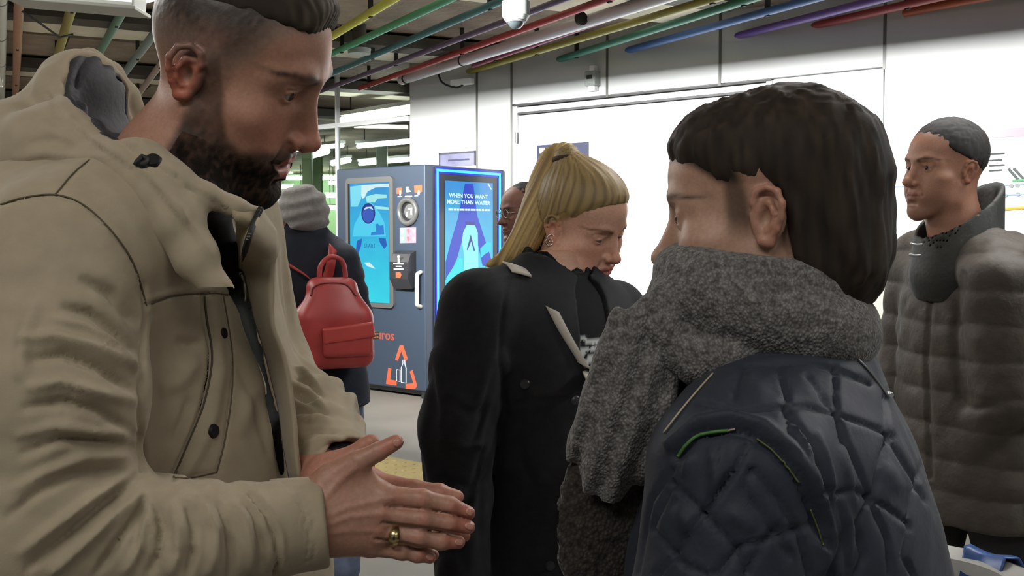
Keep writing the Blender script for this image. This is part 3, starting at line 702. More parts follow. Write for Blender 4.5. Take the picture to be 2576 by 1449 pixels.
# ================================================================ reverse vending machine
MC = A(-.756, 9.02, 0); MWid, MDep, MH_, MZ0 = 1.15, 1.09, 2.06, .07
AXM = np.stack([dL, dR, UP])
vm = thing('vending_machine', 'tall blue grey bottle return machine with two lit cyan screens', 'machine', MC + dL * MWid / 2 + dR * MDep / 2)
blue_grey = mat('machine_blue', '28323f', rough=.38, nscale=2, namt=.03); blk = mat('machine_black', '17191d', rough=.25); darkb = mat('machine_dark', '242c3a', rough=.35)
cM = MC + dL * MWid / 2 + dR * MDep / 2
MB().box(cM + UP * (MZ0 + MH_) / 2, (MWid, MDep, MH_ - MZ0), AXM, .012).build('cabinet', blue_grey, vm)
for i in (.06, MWid - .06):
    for j in (.06, MDep - .06): MB().disc(MC + dL * i + dR * j, UP, .04, MZ0 + .01, 12).build('foot', blk, vm)
MB().box(cM + UP * (MZ0 / 2 + .02) , (MWid - .12, MDep - .12, .06), AXM).build('plinth', blk, vm)
NF = -dR; NS = -dL
def Fp(u, v, o=0.): return onplane(u, v, MC, NF) + NF * o
def Sp(u, v, o=0.): return onplane(u, v, MC, NS) + NS * o
fa = lambda u, v: ((onplane(u, v, MC, NF) - MC) @ dL, onplane(u, v, MC, NF)[2])
sa = lambda u, v: ((onplane(u, v, MC, NS) - MC) @ dR, onplane(u, v, MC, NS)[2])
def fpoly(px, o, h, m, nm, parent): return MB().prism([fa(*p) for p in px], MC + NF * o, dL, UP, NF, h).build(nm, m, parent)
def spoly(px, o, h, m, nm, parent): return MB().prism([sa(*p) for p in px], MC + NS * o, dR, UP, NS, h).build(nm, m, parent)
def rrect(a0, z0, a1, z1, r, n=5):
    pts = []
    for cx, cy, t0 in ((a1 - r, z1 - r, 0), (a0 + r, z1 - r, 90), (a0 + r, z0 + r, 180), (a1 - r, z0 + r, 270)):
        for k_ in range(n + 1): t_ = math.radians(t0 + 90 * k_ / n); pts.append((cx + r * math.cos(t_), cy + r * math.sin(t_)))
    return pts
bez = mat('bezel_grey', '454644', rough=.4)
a1, zt = fa(873, 449); a0, zb = fa(994, 770)
zt = fa(935, 446)[1]; zb = fa(935, 772)[1]
fr = MB().prism(rrect(a0, zb, a1, zt, .045), MC, dL, UP, NF, .022).build('screen_frame', bez, vm)
sa1, szt = fa(885, 463); sa0, szb = fa(985, 757); szt = fa(935, 460)[1]; szb = fa(935, 760)[1]
em = lambda nm, c, s=1.0: mat('glow_' + nm, '05070a', rough=.25, emit=c, estr=s)
MB().prism([(sa0 - .0, szb), (sa1 + .03, szb), (sa1 + .03, szt), (sa0, szt)], MC + NF * .022, dL, UP, NF, .002).build('screen_surround', blk, fr)
def grad_mat(nm, c0, c1, z0, z1, s=1.0, nsc=4, namt=.15):
    m = bpy.data.materials.new(nm); m.use_nodes = True; nt = m.node_tree; b = nt.nodes['Principled BSDF']; b.inputs['Base Color'].default_value = (.005, .008, .01, 1); b.inputs['Roughness'].default_value = .2
    g = nt.nodes.new('ShaderNodeNewGeometry'); sp_ = nt.nodes.new('ShaderNodeSeparateXYZ'); nt.links.new(g.outputs['Position'], sp_.inputs[0])
    r = nt.nodes.new('ShaderNodeMapRange'); r.inputs[1].default_value = z0; r.inputs[2].default_value = z1; nt.links.new(sp_.outputs['Z'], r.inputs[0])
    no = nt.nodes.new('ShaderNodeTexNoise'); no.inputs['Scale'].default_value = nsc; no.inputs['Detail'].default_value = 4; nt.links.new(g.outputs['Position'], no.inputs['Vector'])
    ad = nt.nodes.new('ShaderNodeMath'); ad.operation = 'MULTIPLY_ADD'; ad.inputs[1].default_value = namt * 4; nt.links.new(no.outputs['Fac'], ad.inputs[0]); nt.links.new(r.outputs[0], ad.inputs[2])
    su = nt.nodes.new('ShaderNodeMath'); su.operation = 'SUBTRACT'; su.inputs[1].default_value = namt * 2; nt.links.new(ad.outputs[0], su.inputs[0])
    cr = nt.nodes.new('ShaderNodeValToRGB'); cr.color_ramp.elements[0].color = (*lin(c0), 1); cr.color_ramp.elements[1].color = (*lin(c1), 1); nt.links.new(su.outputs[0], cr.inputs[0])
    nt.links.new(cr.outputs[0], b.inputs['Emission Color']); b.inputs['Emission Strength'].default_value = s; return m
scr = MB().prism([(sa0, szb), (sa1, szb), (sa1, szt), (sa0, szt)], MC + NF * .024, dL, UP, NF, .002).build('screen', grad_mat('screen_cyan', '2fd8ea', '2a93d8', szb, szt, .95), fr)
# the print on this screen: pale bottle shoulders, dark blue cap, START
fpoly([(886, 470), (915, 466), (914, 500), (905, 520), (888, 520)], .0262, .0006, em('pale_a', '7fdcf0'), 'screen_patch', fr)
fpoly([(912, 466), (984, 462), (984, 470), (950, 472), (930, 482), (922, 498), (916, 500), (912, 480)], .0262, .0006, em('pale_b', 'cfeef2'), 'screen_patch', fr)
fpoly([(925, 495), (950, 488), (978, 490), (978, 498), (955, 500), (948, 510), (928, 508)], .0262, .0006, em('pale_c', '9fe6e6'), 'screen_patch', fr)
fpoly([(948, 518), (984, 522), (984, 528), (950, 526)], .0262, .0006, em('pale_c', '9fe6e6'), 'screen_patch', fr)
body = [(930, 508), (938, 508), (948, 520), (960, 535), (972, 560), (976, 595), (892, 595), (897, 565), (908, 545), (918, 522)]
fpoly(body, .0262, .0006, em('bottle_body', '4fcdee'), 'screen_bottle', fr)
capp = [(932 + 17.5 * math.cos(t_), 537 + 26 * math.sin(t_)) for t_ in np.linspace(0, 2 * math.pi, 28, endpoint=False)]
fpoly(capp, .027, .0006, em('cap_rim', '1d2f86'), 'screen_cap', fr)
fpoly([(932 + 14 * math.cos(t_), 540 + 20 * math.sin(t_)) for t_ in np.linspace(0, 2 * math.pi, 28, endpoint=False)], .0278, .0006, em('cap_blue', '3457b8'), 'screen_cap', fr)
fpoly([(921, 528), (926, 521), (940, 520), (945, 528), (934, 524)], .0286, .0005, em('cap_shine', 'bfe4f2'), 'screen_patch', fr)
fpoly([(950, 565), (955, 562), (962, 568), (970, 565), (972, 590), (938, 592), (940, 584), (952, 583)], .0270, .0006, em('mid_blue', '2a7fd0'), 'screen_patch', fr)
fpoly([(903, 606), (916, 600), (914, 618), (906, 640), (901, 632)], .0270, .0006, em('deep_blue', '1f5fb8'), 'screen_patch', fr); fpoly([(958, 598), (976, 600), (979, 618), (972, 626), (962, 612)], .0270, .0006, em('deep_blue', '1f5fb8'), 'screen_patch', fr)
fpoly([(922, 660), (935, 660), (950, 676), (930, 670)], .0270, .0006, em('pale_b', 'cfeef2'), 'screen_patch', fr)
text('start_text', 'START', Fp(921, 623, .0276), -dL, UP, .055, em('text_blue', '1a5aa0'), fr, width=np.linalg.norm(Fp(921, 620) - Fp(950, 620)))
# bottle opening ring
pc = Fp(1028, 532); AXF = np.stack([dL, dR, UP])
mm = MB(); th = np.linspace(0, 2 * math.pi, 41); mm.tube([pc + NF * .012 + dL * .105 * math.cos(q_) + UP * .105 * math.sin(q_) for q_ in th], .024, 10, cap=False); mm.build('opening_ring', bez, vm, smooth=True)
MB().disc(pc + NF * .002, NF, .09, .004, 32).build('opening', mat('hole_dark', '141516', rough=.4), vm)
MB().disc(pc - dL * .02 + NF * .006, NF, .065, .003, 28).build('opening_plate', mat('hole_grey', '4c4d4c', rough=.5), vm)
for b_ in ((-.03, .02, .05, .018), (-.045, -.005, .015, .05), (.01, -.03, .012, .04)): MB().box(pc + dL * b_[0] + NF * .012 + UP * b_[1], (b_[2], .004, b_[3]), AXM).build('arrow_print', mat('print_pale', 'b7bab6', rough=.5), vm)
# printed icons, plates, receipt box, handle
org = mat('orange_print', 'a8482c', rough=.5); wht = mat('white_print', 'c9d0d8', rough=.5)
fpoly([(998, 473), (1011, 472), (1011, 487), (998, 488)], .0005, .001, org, 'icon', vm); fpoly([(1042, 467), (1062, 465), (1062, 482), (1056, 487), (1043, 484)], .0005, .001, org, 'icon', vm)
for px in ([(1005, 478), (1009, 480), (1009, 492), (1005, 492)], [(1052, 478), (1056, 480), (1056, 489), (1051, 489)], [(1023, 470), (1028, 470), (1028, 476), (1035, 482), (1022, 484)]): fpoly(px, .0016, .0008, wht, 'icon', vm)
for (x0, x1, y) in ((1000, 1012, 494), (1019, 1037, 493), (1043, 1052, 492)): fpoly([(x0, y), (x1, y - .6), (x1, y + 1.6), (x0, y + 2)], .0005, .0008, wht, 'caption', vm)
pic = fpoly([(1006, 573), (1047, 572), (1047, 611), (1006, 612)], .0005, .001, mat('pict_pink', '7d6570', rough=.5), 'pictogram_plate', vm)
fpoly([(1007, 574), (1020, 574), (1020, 611), (1007, 611)], .0016, .0006, mat('pict_green', '5f7f72', rough=.5), 'pictogram', pic)
for (x, y, c) in ((1009, 578, wht), (1009, 597, wht), (1024, 577, org), (1038, 577, wht), (1024, 596, org), (1038, 597, wht)): fpoly([(x, y), (x + 6, y - 1), (x + 7, y + 6), (x + 3, y + 12), (x + 1, y + 6)], .0024, .0005, mat('pict_' + ('w' if c is wht else 'o'), 'a9c0b4' if c is wht else 'b04a50', rough=.5), 'pictogram', pic)
p0, p1 = fa(1003, 640), fa(1046, 722)
rb = MB(); aL, aR = fa(1000, 640)[0], fa(1047, 640)[0]; zt_, zb_ = fa(1023, 630)[1], fa(1023, 726)[1]
prof = [(0, zb_ + .03), (0, zt_), (.07, zt_ - .03), (.10, zt_ - .10), (.10, zb_ + .09), (.05, zb_)]
rb.prism([(x_, z_) for x_, z_ in prof], MC + dL * aR, NF, UP, dL, aL - aR).build('receipt_box', mat('box_black', '222326', rough=.35), vm)
rbx = bpy.data.objects['receipt_box']
q = MC + dL * (aL + aR) / 2 + UP * 0 + NF * .101
MB().box(q + UP * (zt_ - .115), (.13, .003, .012), AXM).build('print_bar', wht, rbx); MB().box(q + UP * (zb_ + .175), (.12, .003, .012), AXM).box(q + UP * (zb_ + .2), (.07, .003, .010), AXM).build('print_bar', wht, rbx)
MB().disc(q + UP * (zb_ + .285) , NF, .014, .002, 12).box(q + UP * (zb_ + .245), (.022, .003, .05), AXM).build('figure_print', mat('white_bright', 'e4e6e6', rough=.5), rbx)
MB().prism([(-.035, -.022), (.02, -.028), (.035, 0), (.02, .024), (-.035, .024)], q + UP * (zb_ + .125), -dL, UP, NF, .002).build('arrow_print', org, rbx)
h0, h1 = Fp(1060, 684), Fp(1060, 772); hm = mat('handle_steel', 'c4c2ba', rough=.3, metal=.5)
mm = MB(); mm.tube(spl([h0, h0 + NF * .05 - UP * .02, h0 + NF * .055 - UP * .06, h1 + NF * .055 + UP * .06, h1 + NF * .05 + UP * .02, h1], 26), .019, 10); mm.build('handle', hm, vm, smooth=True)
# lettering and recycling mark
text('slogan_text', 'neuros', Fp(924, 850, .001), -dL, UP, .125, mat('orange_text', '8a3a28', rough=.5), vm, width=np.linalg.norm(Fp(924, 850) - Fp(990, 850)), font_bold=.012)
for px in ([(994, 905), (1006, 868), (1014, 868), (1026, 903), (1019, 910), (1010, 884), (1001, 908)], [(977, 925), (985, 927), (982, 955), (998, 958), (998, 970), (971, 966)], [(1031, 935), (1038, 930), (1050, 972), (1044, 978), (1020, 978), (1021, 966), (1040, 964)]): fpoly(px, .0005, .0012, org, 'recycling_arrow', vm)
def foutline(px, r, m, nm): MB().tube([Fp(*p) + NF * .002 for p in px + [px[0]]], r, 5).build(nm, m, vm)
foutline([(998, 930), (1007, 931), (1007, 960), (998, 958)], .004, wht, 'can_outline'); foutline([(1010, 962), (1010, 925), (1014, 915), (1014, 906), (1019, 906), (1019, 916), (1022, 926), (1022, 964)], .004, wht, 'bottle_outline')
# advertising side: black panel, lit strip, screen
sp_ = spoly([(1090, 420), (1262, 428), (1262, 905), (1090, 925)], .0, .012, blk, 'side_panel', vm)
led = em('led_cyan', '2aa8ff', 3.2); ledh = em('led_halo', '1428e0', .9)
e0, zt0 = sa(1097, 428); e1, _ = sa(1254, 430); zt1 = zt0; zl = .42
for (c_, w_, o_, m_, nm) in (((e0 + e1) / 2, None, .014, led, 'led_strip'),):
    pass
def strip(a, b, w, o, m, nm, par): MB().box((a + b) / 2 + NS * o, (w, np.linalg.norm(b - a), .006) if abs((b - a)[2]) < .1 else (.006, w, np.linalg.norm(b - a)), np.stack([UP, dR, NS]) if abs((b - a)[2]) < .1 else np.stack([NS, dR, UP])).build(nm, m, par)
pt = lambda a, z: MC + dR * a + UP * z
for (wd, o, m, nm) in ((.060, .013, ledh, 'led_halo_band'), (.022, .017, led, 'led_strip')):  # the wide dim band imitates the blue halo round the lit strip
    strip(pt(e0, zl), pt(e0, zt0), wd, o, m, nm, sp_); strip(pt(e1, zl), pt(e1, zt0), wd, o, m, nm, sp_); strip(pt(e0 - wd / 2, zt0), pt(e1 + wd / 2, zt0), wd, o, m, nm, sp_); strip(pt(e0, zl), pt(e1, zl), wd, o, m, nm, sp_)
q0, z1_ = sa(1116, 454); q1, _ = sa(1236, 458); z0_ = sa(1116, 762)[1]
adv = MB().prism([(q0, z0_), (q1, z0_), (q1, z1_), (q0, z1_)], MC + NS * .014, dR, UP, NS, .004).build('screen', grad_mat('screen_advert', '3fe0f0', '2f8fdc', z0_, z1_, .95, 5, .12), sp_)
dbl = em('advert_blue', '1238c8'); pal = em('advert_pale', '8df0ee')
spoly([(1166, 462), (1187, 463), (1196, 540), (1212, 590), (1230, 645), (1236, 672), (1210, 668), (1200, 620), (1188, 580), (1168, 575), (1160, 600), (1146, 650), (1128, 690), (1117, 705), (1117, 660), (1130, 610), (1148, 550)], .0182, .0006, dbl, 'advert_letter', sp_)
spoly([(1170, 566), (1191, 567), (1198, 585), (1199, 640), (1200, 762), (1162, 762), (1163, 640), (1158, 610), (1161, 585)], .0190, .0006, pal, 'advert_bottle', sp_)
spoly([(1168, 557), (1191, 558), (1191, 567), (1168, 566)], .0198, .0006, em('advert_navy', '13238c'), 'advert_cap', sp_)
spoly([(1180, 590), (1186, 612), (1191, 630), (1188, 632), (1181, 607), (1172, 630), (1170, 628)], .0198, .0006, em('advert_navy', '13238c'), 'advert_letter', sp_)
spoly([(1204, 625), (1222, 608), (1232, 612), (1231, 630), (1215, 640), (1205, 650)], .0192, .0006, em('advert_cyan', '22d4e8'), 'advert_patch', sp_); spoly([(1118, 712), (1160, 706), (1160, 712), (1118, 724)], .0192, .0006, em('advert_mid', '2a7fd8'), 'advert_patch', sp_); spoly([(1118, 700), (1150, 650), (1160, 650), (1160, 704), (1130, 716)], .0186, .0006, em('advert_cyan2', '1fe0e8'), 'advert_patch', sp_)
tw = em('advert_text', 'd8fff8', 1.1)
wtx = lambda a, b: np.linalg.norm(Sp(*a) - Sp(*b))
text('advert_text', 'WHEN YOU WANT', Sp(1126, 496, .0196), dR, UP, .050, tw, sp_, width=wtx((1126, 490), (1224, 490)), font_bold=.03); text('advert_text', 'MORE THAN WATER', Sp(1120, 512, .0196), dR, UP, .050, tw, sp_, width=wtx((1120, 510), (1229, 510)), font_bold=.03)
for j in range(15): spoly([(1124 + j * 7, 524.5 + j * .12), (1129.5 + j * 7, 524.6 + j * .12), (1129.5 + j * 7, 529.5 + j * .1), (1124 + j * 7, 529.4 + j * .1)], .0196, .0005, tw, 'small_print', sp_)
spoly([(1222, 462), (1225, 461), (1233, 476), (1231, 478)], .0192, .0005, tw, 'advert_glint', sp_)
# ================================================================ person in the beige parka
def mixc(b, col, m): return b * (1 - m[:, None]) + np.array(lin(col)) * m[:, None]
def column(rows, fwd, k=0):
    """upright elliptical body: rows (z, cx, cy, half depth along fwd, half width)"""
    R = np.array(sorted(rows), float); fwd = A(*fwd) / np.linalg.norm(fwd); side = A(fwd[1], -fwd[0])
    zz = np.linspace(R[0, 0], R[-1, 0], 60); t = spl(np.c_[R], 240); t = t[np.argsort(t[:, 0])]
    T = [np.interp(zz, t[:, 0], t[:, i]) for i in range(1, 5)]
    def f(p):
        z = np.clip(p[:, 2], zz[0], zz[-1]); cx, cy, a, b = [np.interp(z, zz, q) for q in T]
        dx = p[:, 0] - cx; dy = p[:, 1] - cy; u = dx * fwd[0] + dy * fwd[1]; w = dx * side[0] + dy * side[1]
        k0 = np.sqrt((u / a) ** 2 + (w / b) ** 2); k1 = np.sqrt((u / a ** 2) ** 2 + (w / b ** 2) ** 2)
        d = np.where(k0 < 1e-4, -np.minimum(a, b), k0 * (k0 - 1) / np.maximum(k1, 1e-6))
        e = np.maximum(zz[0] - p[:, 2], p[:, 2] - zz[-1])
        return np.maximum(d, e) if k == 0 else np.where(True, np.maximum(d, e) + np.maximum(k - np.abs(d - e), 0) ** 2 / k * .25, 0)
    f.bc = A(R[:, 1].mean(), R[:, 2].mean(), (zz[0] + zz[-1]) / 2); f.br = (zz[-1] - zz[0]) / 2 + R[:, 3:].max() + .1
    return f
def sleeve_folds(a, b, amp, freq, seed, t0=0, t1=1):
    """ring folds across a limb from a to b, drifting and fading"""
    a = np.asarray(a, float); b = np.asarray(b, float); ba = b - a; L = np.linalg.norm(ba); ax = ba / L
    e1 = np.cross(ax, [0, 0, 1.]); e1 /= np.linalg.norm(e1); e2 = np.cross(ax, e1)
    def f(p):
        q = p - a; t = q @ ax / L; ang = np.arctan2(q @ e1, q @ e2)
        n = vnoise(np.c_[np.cos(ang) * 1.3 + seed, np.sin(ang) * 1.3, t * 3.1]); n2 = vnoise(np.c_[np.cos(ang) * 2 - seed, np.sin(ang) * 2 + 3, t * 5])
        w = ss(t, t0 - .1, t0 + .08) * ss(-t, -t1 - .1, -t1 + .08)
        s_ = np.sin(2 * np.pi * (freq * t + n * 1.1)); s_ = np.sign(s_) * np.abs(s_) ** .8
        return amp * w * s_ * (.55 + .45 * n2)
    return f
# ---- head pose (from the landmarks of the photograph) and body
MH_R = np.array([[-0.1457, 0.8902, 0.4317], [-0.9603, -0.0224, -0.2779], [-0.2378, -0.455, 0.8582]])
MH_C = P(562.3, 182.4, 1.11); MH = M4(MH_R, MH_C, 1.003)
man_head = head_sdf(dict(open=.0045, nose=.90, brow=1.15, chin=1.12, jaw=1.0, eye=1.22, ew=1.14, look=.0012, cheek=.95, lips=.95, ez=.0095, back=.024))
man_root = thing('person', 'man with dark beard and faded haircut wearing a beige hooded parka, palms pressed together', 'person', (-.40, 1.13, 0))
TF = (.94, -.34)
skinm = mat('skin', attr=True, rough=.48, sss=.06, nscale=260, namt=.10, bscale=420, bamt=.25, bdist=.0006, spec=.42)
hl = lambda x, y, z: MH[:3, :3] @ A(x, y, z) + MH_C
neck_low = P(415, 520, 1.13)
mb = SDF(); mb.u(xf(man_head, MH), 0)
mb.u(cap(hl(0, -.002, -.035), P(452, 420, 1.12), .050, .060), .030)
mb.u(cap(P(440, 430, 1.12), neck_low, .060, .075), .03)
mb.u(cap(hl(.03, -.01, -.07), P(520, 520, 1.06), .02, .016), .03)     # the neck tendon
V, Fc = mesh_sdf(mb, P(300, 640, 1.28) * A(1, 0, 1) + A(0, .88, 0), P(900, -60, 1.05) * A(1, 0, 1) + A(.01, 1.30, .03), .0018)
q = (V - MH_C) @ MH_R / 1.003
x, y, z = np.abs(q[:, 0]), q[:, 1], q[:, 2]
lips, brow, lash, sock_shade, ear = head_masks(q, .0095, 1.45)
n1 = vnoise(q * 30); n2 = vnoise(q * 260 * A(1, 1, .6)); n3 = vnoise(q * 90)
C = np.tile(lin('a47a66'), (len(V), 1))
C = mixc(C, 'b4705c', .45 * np.exp(-((x - .045) / .02) ** 2 - ((z + .02) / .025) ** 2) * ss(y, .03, .06))
C = mixc(C, 'b8705e', .55 * np.exp(-(x / .014) ** 2 - ((z + .025) / .02) ** 2) * ss(y, .09, .1))
C = mixc(C, 'b05844', ear * .65)
C = mixc(C, '6e4a3e', sock_shade * .7)  # shade under the brow painted into the eye sockets
C = mixc(C, '8f4f46', lips * .85)
# beard: cheek line falls from the sideburn to the jaw, moustache, chin, down on to the neck
zc = np.interp(y, [-.02, .004, .016, .034, .050, .066, .080, .090, .11], [-.06, .040, .034, -.004, -.036, -.047, -.040, -.0375, -.037])
bear = ss(zc - z + n1 * .005, -.008, .010) * ss(y + n1 * .004, .000 - .0, .012) * ss(z + n1 * .004, -.150, -.115)
bear = np.maximum(bear, ss(-z, -.05, .01) * ss(y, .010, .018) * ss(-y, -.036, -.024) * ss(x, .05, .06) * .9)
mous = ss(y, .07, .08) * ss(z, -.0505, -.046)
bear *= (1 - lips) * (1 - .75 * np.exp(-((z + .0755) / .006) ** 2) * ss(x, .006, .012) * ss(-x, -.022, -.016) * ss(y, .08, .09))
dens = .72 + .26 * ss(-z, .025, .075) + .12 * ss(x, .0, .03) * 0
C = mixc(C, '1a1714', np.clip(bear * dens * (1 + .10 * n2), 0, 1))
# cropped hair: fades from the skin above the ear to dark at the crown
hl_z = np.interp(y, [-.2, -.03, .03, .055, .075, .10], [.02, .030, .050, .072, .085, .092])
fade = ss(z - hl_z + n1 * .003, -.020, .055) * .95 + .34 * ss(z - hl_z + n1 * .004, -.045, .0) * ss(-y, -.075, -.035)
temple = ss(y, .02, .05)
fade = np.where(fade > 0, fade, 0)
C = mixc(C, '8d7f74', .55 * ss(fade, .05, .4)); C = mixc(C, '2a221c', np.clip(fade * (1 + .15 * n2), 0, .96))
C = mixc(C, '1e1713', brow * (.85 + .2 * n2)); C = mixc(C, '120c0a', lash * .85)
C = mixc(C, '2a1a14', .9 * np.exp(-(((q - A(.068, .062, .078)) ** 2).sum(1)) / .0016 ** 2))     # mole on the temple
inner = np.exp(-((z + .0597) / .0022) ** 2) * ss(-x, -.02, -.012) * ss(-y, -.1005, -.095) * ss(y, .07, .08)
C = mixc(C, '2a1210', inner * .9)
N = vnormals(V, Fc)
V = V + N * (bear * (.0016 + .0003 * n3 + .0003 * n2))[:, None] + N * (ss(fade, .3, .9) * .0003 * n2)[:, None] + N * (brow * .0007)[:, None]
man_parts = [(V, Fc, C)]
bfm = ((bear * dens)[Fc] > .78).all(1); bid = np.unique(Fc[bfm]); bmap = np.full(len(V), -1); bmap[bid] = np.arange(len(bid))
beard_mesh = (V[bid] + N[bid] * (-.0014 + .0026 * ss((bear * dens)[bid], .80, .93) + .0003 * n2[bid])[:, None], bmap[Fc[bfm]], mixc(C[bid], '15120f', np.clip(.15 + .25 * n2[bid], 0, 1)))
# ---- hands, pressed together palm to palm: (u, v, depth) chains from the photograph
def hand(chains, palm, thumb, wrist, knuck, web, dD=0.0, h=.0019, red='b8705c', nails=True):
    s = SDF()
    pp = lambda t: P(t[0], t[1], t[2])
    s.u(cap(pp(wrist[0]), pp(wrist[1]), wrist[0][3], wrist[1][3]), 0)
    for (c, r) in palm: s.u(cap(pp(c[0]), pp(c[1]), r[0], r[1]), .022)
    for c in chains:
        for j in range(len(c) - 1):
            s.u(cap(pp(c[j]), pp(c[j + 1]), c[j][3], c[j + 1][3]), .003 if j == 0 else .0012)
        for j in (0, 1, 2):
            if j < len(c) - 1: s.u(ell(pp(c[j]) + A(0, -.0015, 0), A(1, 1, 1) * (c[j][3] * (1.03 if j else 1.0))), .004)
    for j in range(len(thumb) - 1): s.u(cap(pp(thumb[j]), pp(thumb[j + 1]), thumb[j][3], thumb[j + 1][3]), .014 if j == 0 else .002)
    for (a, b, r) in web: s.u(cap(pp(a), pp(b), r, r), .012)
    allp = [pp(t) for c in chains for t in c] + [pp(t) for t in thumb] + [pp(t) for t in wrist]
    lo = np.min(allp, 0) - .035; hi = np.max(allp, 0) + .035
    V, Fc = mesh_sdf(s, lo, hi, h)
    N = vnormals(V, Fc)
    C = np.tile(lin('a07a66'), (len(V), 1)); n = vnoise(V * 120)
    C = mixc(C, 'a87464', np.clip(.25 + .3 * n, 0, 1))
    return V, Fc, N, C
RD = .965
idx = [(968, 1248, RD, .0105), (1063, 1255, RD + .002, .0090), (1130, 1271, RD + .006, .0083), (1178, 1290, RD + .012, .0064)]
mid = [(958, 1294, RD - .004, .0105), (1066, 1305, RD - .003, .0090), (1130, 1315, RD + .003, .0083), (1178, 1326, RD + .010, .0066)]
rng = [(950, 1338, RD - .002, .0102), (1055, 1351, RD - .001, .0087), (1110, 1361, RD + .004, .0080), (1154, 1364, RD + .010, .0062)]
pky = [(932, 1374, RD + .004, .0095), (1011, 1386, RD + .005, .0078), (1050, 1394, RD + .008, .0072), (1082, 1403, RD + .012, .0056)]
thb = [(838, 1198, RD + .000, .0135), (905, 1160, RD - .004, .0105), (952, 1136, RD - .004, .0088), (996, 1112, RD - .002, .0072)]
palm = [(((800, 1290, RD - .002), (960, 1254, RD + .002)), (.017, .0125)), (((800, 1300, RD - .002), (952, 1294, RD)), (.018, .0125)),
        (((805, 1330, RD), (946, 1334, RD + .002)), (.017, .0120)), (((815, 1350, RD + .004), (930, 1366, RD + .006)), (.015, .0110)),
        (((815, 1235, RD + .002), (900, 1215, RD + .004)), (.0165, .0110))]
wr = [(700, 1325, .962, .028), (812, 1300, RD, .023)]
web = [((895, 1178, RD + .002), (955, 1236, RD + .004), .0070)]
Vh, Fh, Nh, Ch = hand([idx, mid, rng, pky], palm, thb, wr, None, web)
tend = [([(985, 1252), (880, 1275), (800, 1310)], 7, .0010, 2), ([(960, 1293), (880, 1300), (800, 1330)], 7, .0012, 2), ([(950, 1336), (880, 1335), (810, 1345)], 7, .0009, 2),
        ([(890, 1180), (850, 1215), (805, 1270)], 9, .0016, 2), ([(1040, 1245), (1042, 1270)], 3, -.0004, 1), ([(1055, 1240), (1058, 1275)], 2, -.0004, 1), ([(1072, 1240), (1075, 1275)], 3, -.0004, 1),
        ([(1056, 1292), (1058, 1320)], 2.5, -.0004, 1), ([(1070, 1292), (1073, 1320)], 2.5, -.0004, 1), ([(1125, 1258), (1127, 1290)], 2.5, -.0004, 1), ([(1128, 1300), (1128, 1330)], 2.5, -.0004, 1),
        ([(944, 1120), (955, 1146)], 3, -.0006, 1), ([(934, 1128), (946, 1152)], 3, -.0005, 1), ([(820, 1380), (830, 1340), (825, 1300)], 5, -.0006, 1), ([(970, 1274), (1060, 1281), (1130, 1293), (1185, 1308)], 3.2, -.0030, 2 * 0), ([(962, 1316), (1060, 1328), (1165, 1343)], 3.2, -.0030, 0), ([(945, 1357), (1010, 1367), (1085, 1383)], 3.2, -.0030, 0), ([(1000, 1252), (990, 1252)], 12, .0012, 0), ([(980, 1294), (970, 1294)], 11, .0012, 0), ([(962, 1337), (956, 1337)], 10, .0010, 0)]
Vh = Vh + Nh * strokes(Vh, Nh, tend)[:, None]
hu, hv = proj(Vh)
for (a, b, w) in (((1150, 1282), (1190, 1294), 16), ((1150, 1322), (1190, 1330), 16), ((1130, 1363), (1164, 1368), 14), ((1066, 1399), (1092, 1406), 12), ((975, 1122), (1012, 1102), 16)):
    t = np.clip(((hu - a[0]) * (b[0] - a[0]) + (hv - a[1]) * (b[1] - a[1])) / ((b[0] - a[0]) ** 2 + (b[1] - a[1]) ** 2), 0, 1)
    Ch = mixc(Ch, 'b86a5a', .55 * np.exp(-((hu - a[0] - t * (b[0] - a[0])) ** 2 + (hv - a[1] - t * (b[1] - a[1])) ** 2) / w ** 2 / 1.6))
for k in ((1003, 1252), (1063, 1256), (965, 1294), (1066, 1306), (958, 1336), (1055, 1349)):
    Ch = mixc(Ch, 'a85f50', .35 * np.exp(-((hu - k[0]) ** 2 + (hv - k[1]) ** 2) / 14. ** 2))
man_parts.append((Vh, Fh, Ch))
LD = 1.012
sh = lambda c, du, dv, dd: [(a + du, b + dv, d + dd, r) for a, b, d, r in c]
lidx = [(935, 1216, LD, .0125), (1040, 1232, LD - .002, .0096), (1105, 1240, LD - .004, .0088), (1150, 1250, LD - .004, .0066)]
lmid = [(940, 1262, LD - .002, .0125), (1070, 1280, LD - .006, .0096), (1135, 1282, LD - .008, .0085), (1180, 1292, LD - .010, .0062)]
lrng = [(940, 1306, LD, .012), (1060, 1328, LD - .004, .0090), (1120, 1340, LD - .006, .0082), (1168, 1348, LD - .008, .0060)]
lpky = [(925, 1346, LD + .002, .011), (1010, 1366, LD, .0080), (1060, 1380, LD, .0072), (1090, 1396, LD - .002, .0056)]
lthb = [(830, 1180, LD + .006, .0135), (890, 1146, LD + .004, .0105), (918, 1124, LD + .002, .0092), (934, 1112, LD, .0080)]
lpalm = [(((820, 1240, LD + .004), (930, 1222, LD + .002)), (.016, .0120)), (((815, 1270, LD + .003), (935, 1264, LD)), (.016, .0120)),
         (((815, 1300, LD + .003), (935, 1306, LD)), (.016, .0115)), (((820, 1320, LD + .004), (920, 1342, LD + .002)), (.015, .0105)), (((825, 1205, LD + .005), (890, 1185, LD + .004)), (.0150, .0105))]
lwr = [(800, 1180, 1.075, .031), (836, 1218, 1.024, .0265)]
lweb = [((880, 1166, LD + .004), (935, 1206, LD + .002), .0070)]
Vl, Fl, Nl, Cl = hand([lidx, lmid, lrng, lpky], lpalm, lthb, lwr, None, lweb)
Cl = mixc(Cl, 'b87262', np.full(len(Vl), .35))
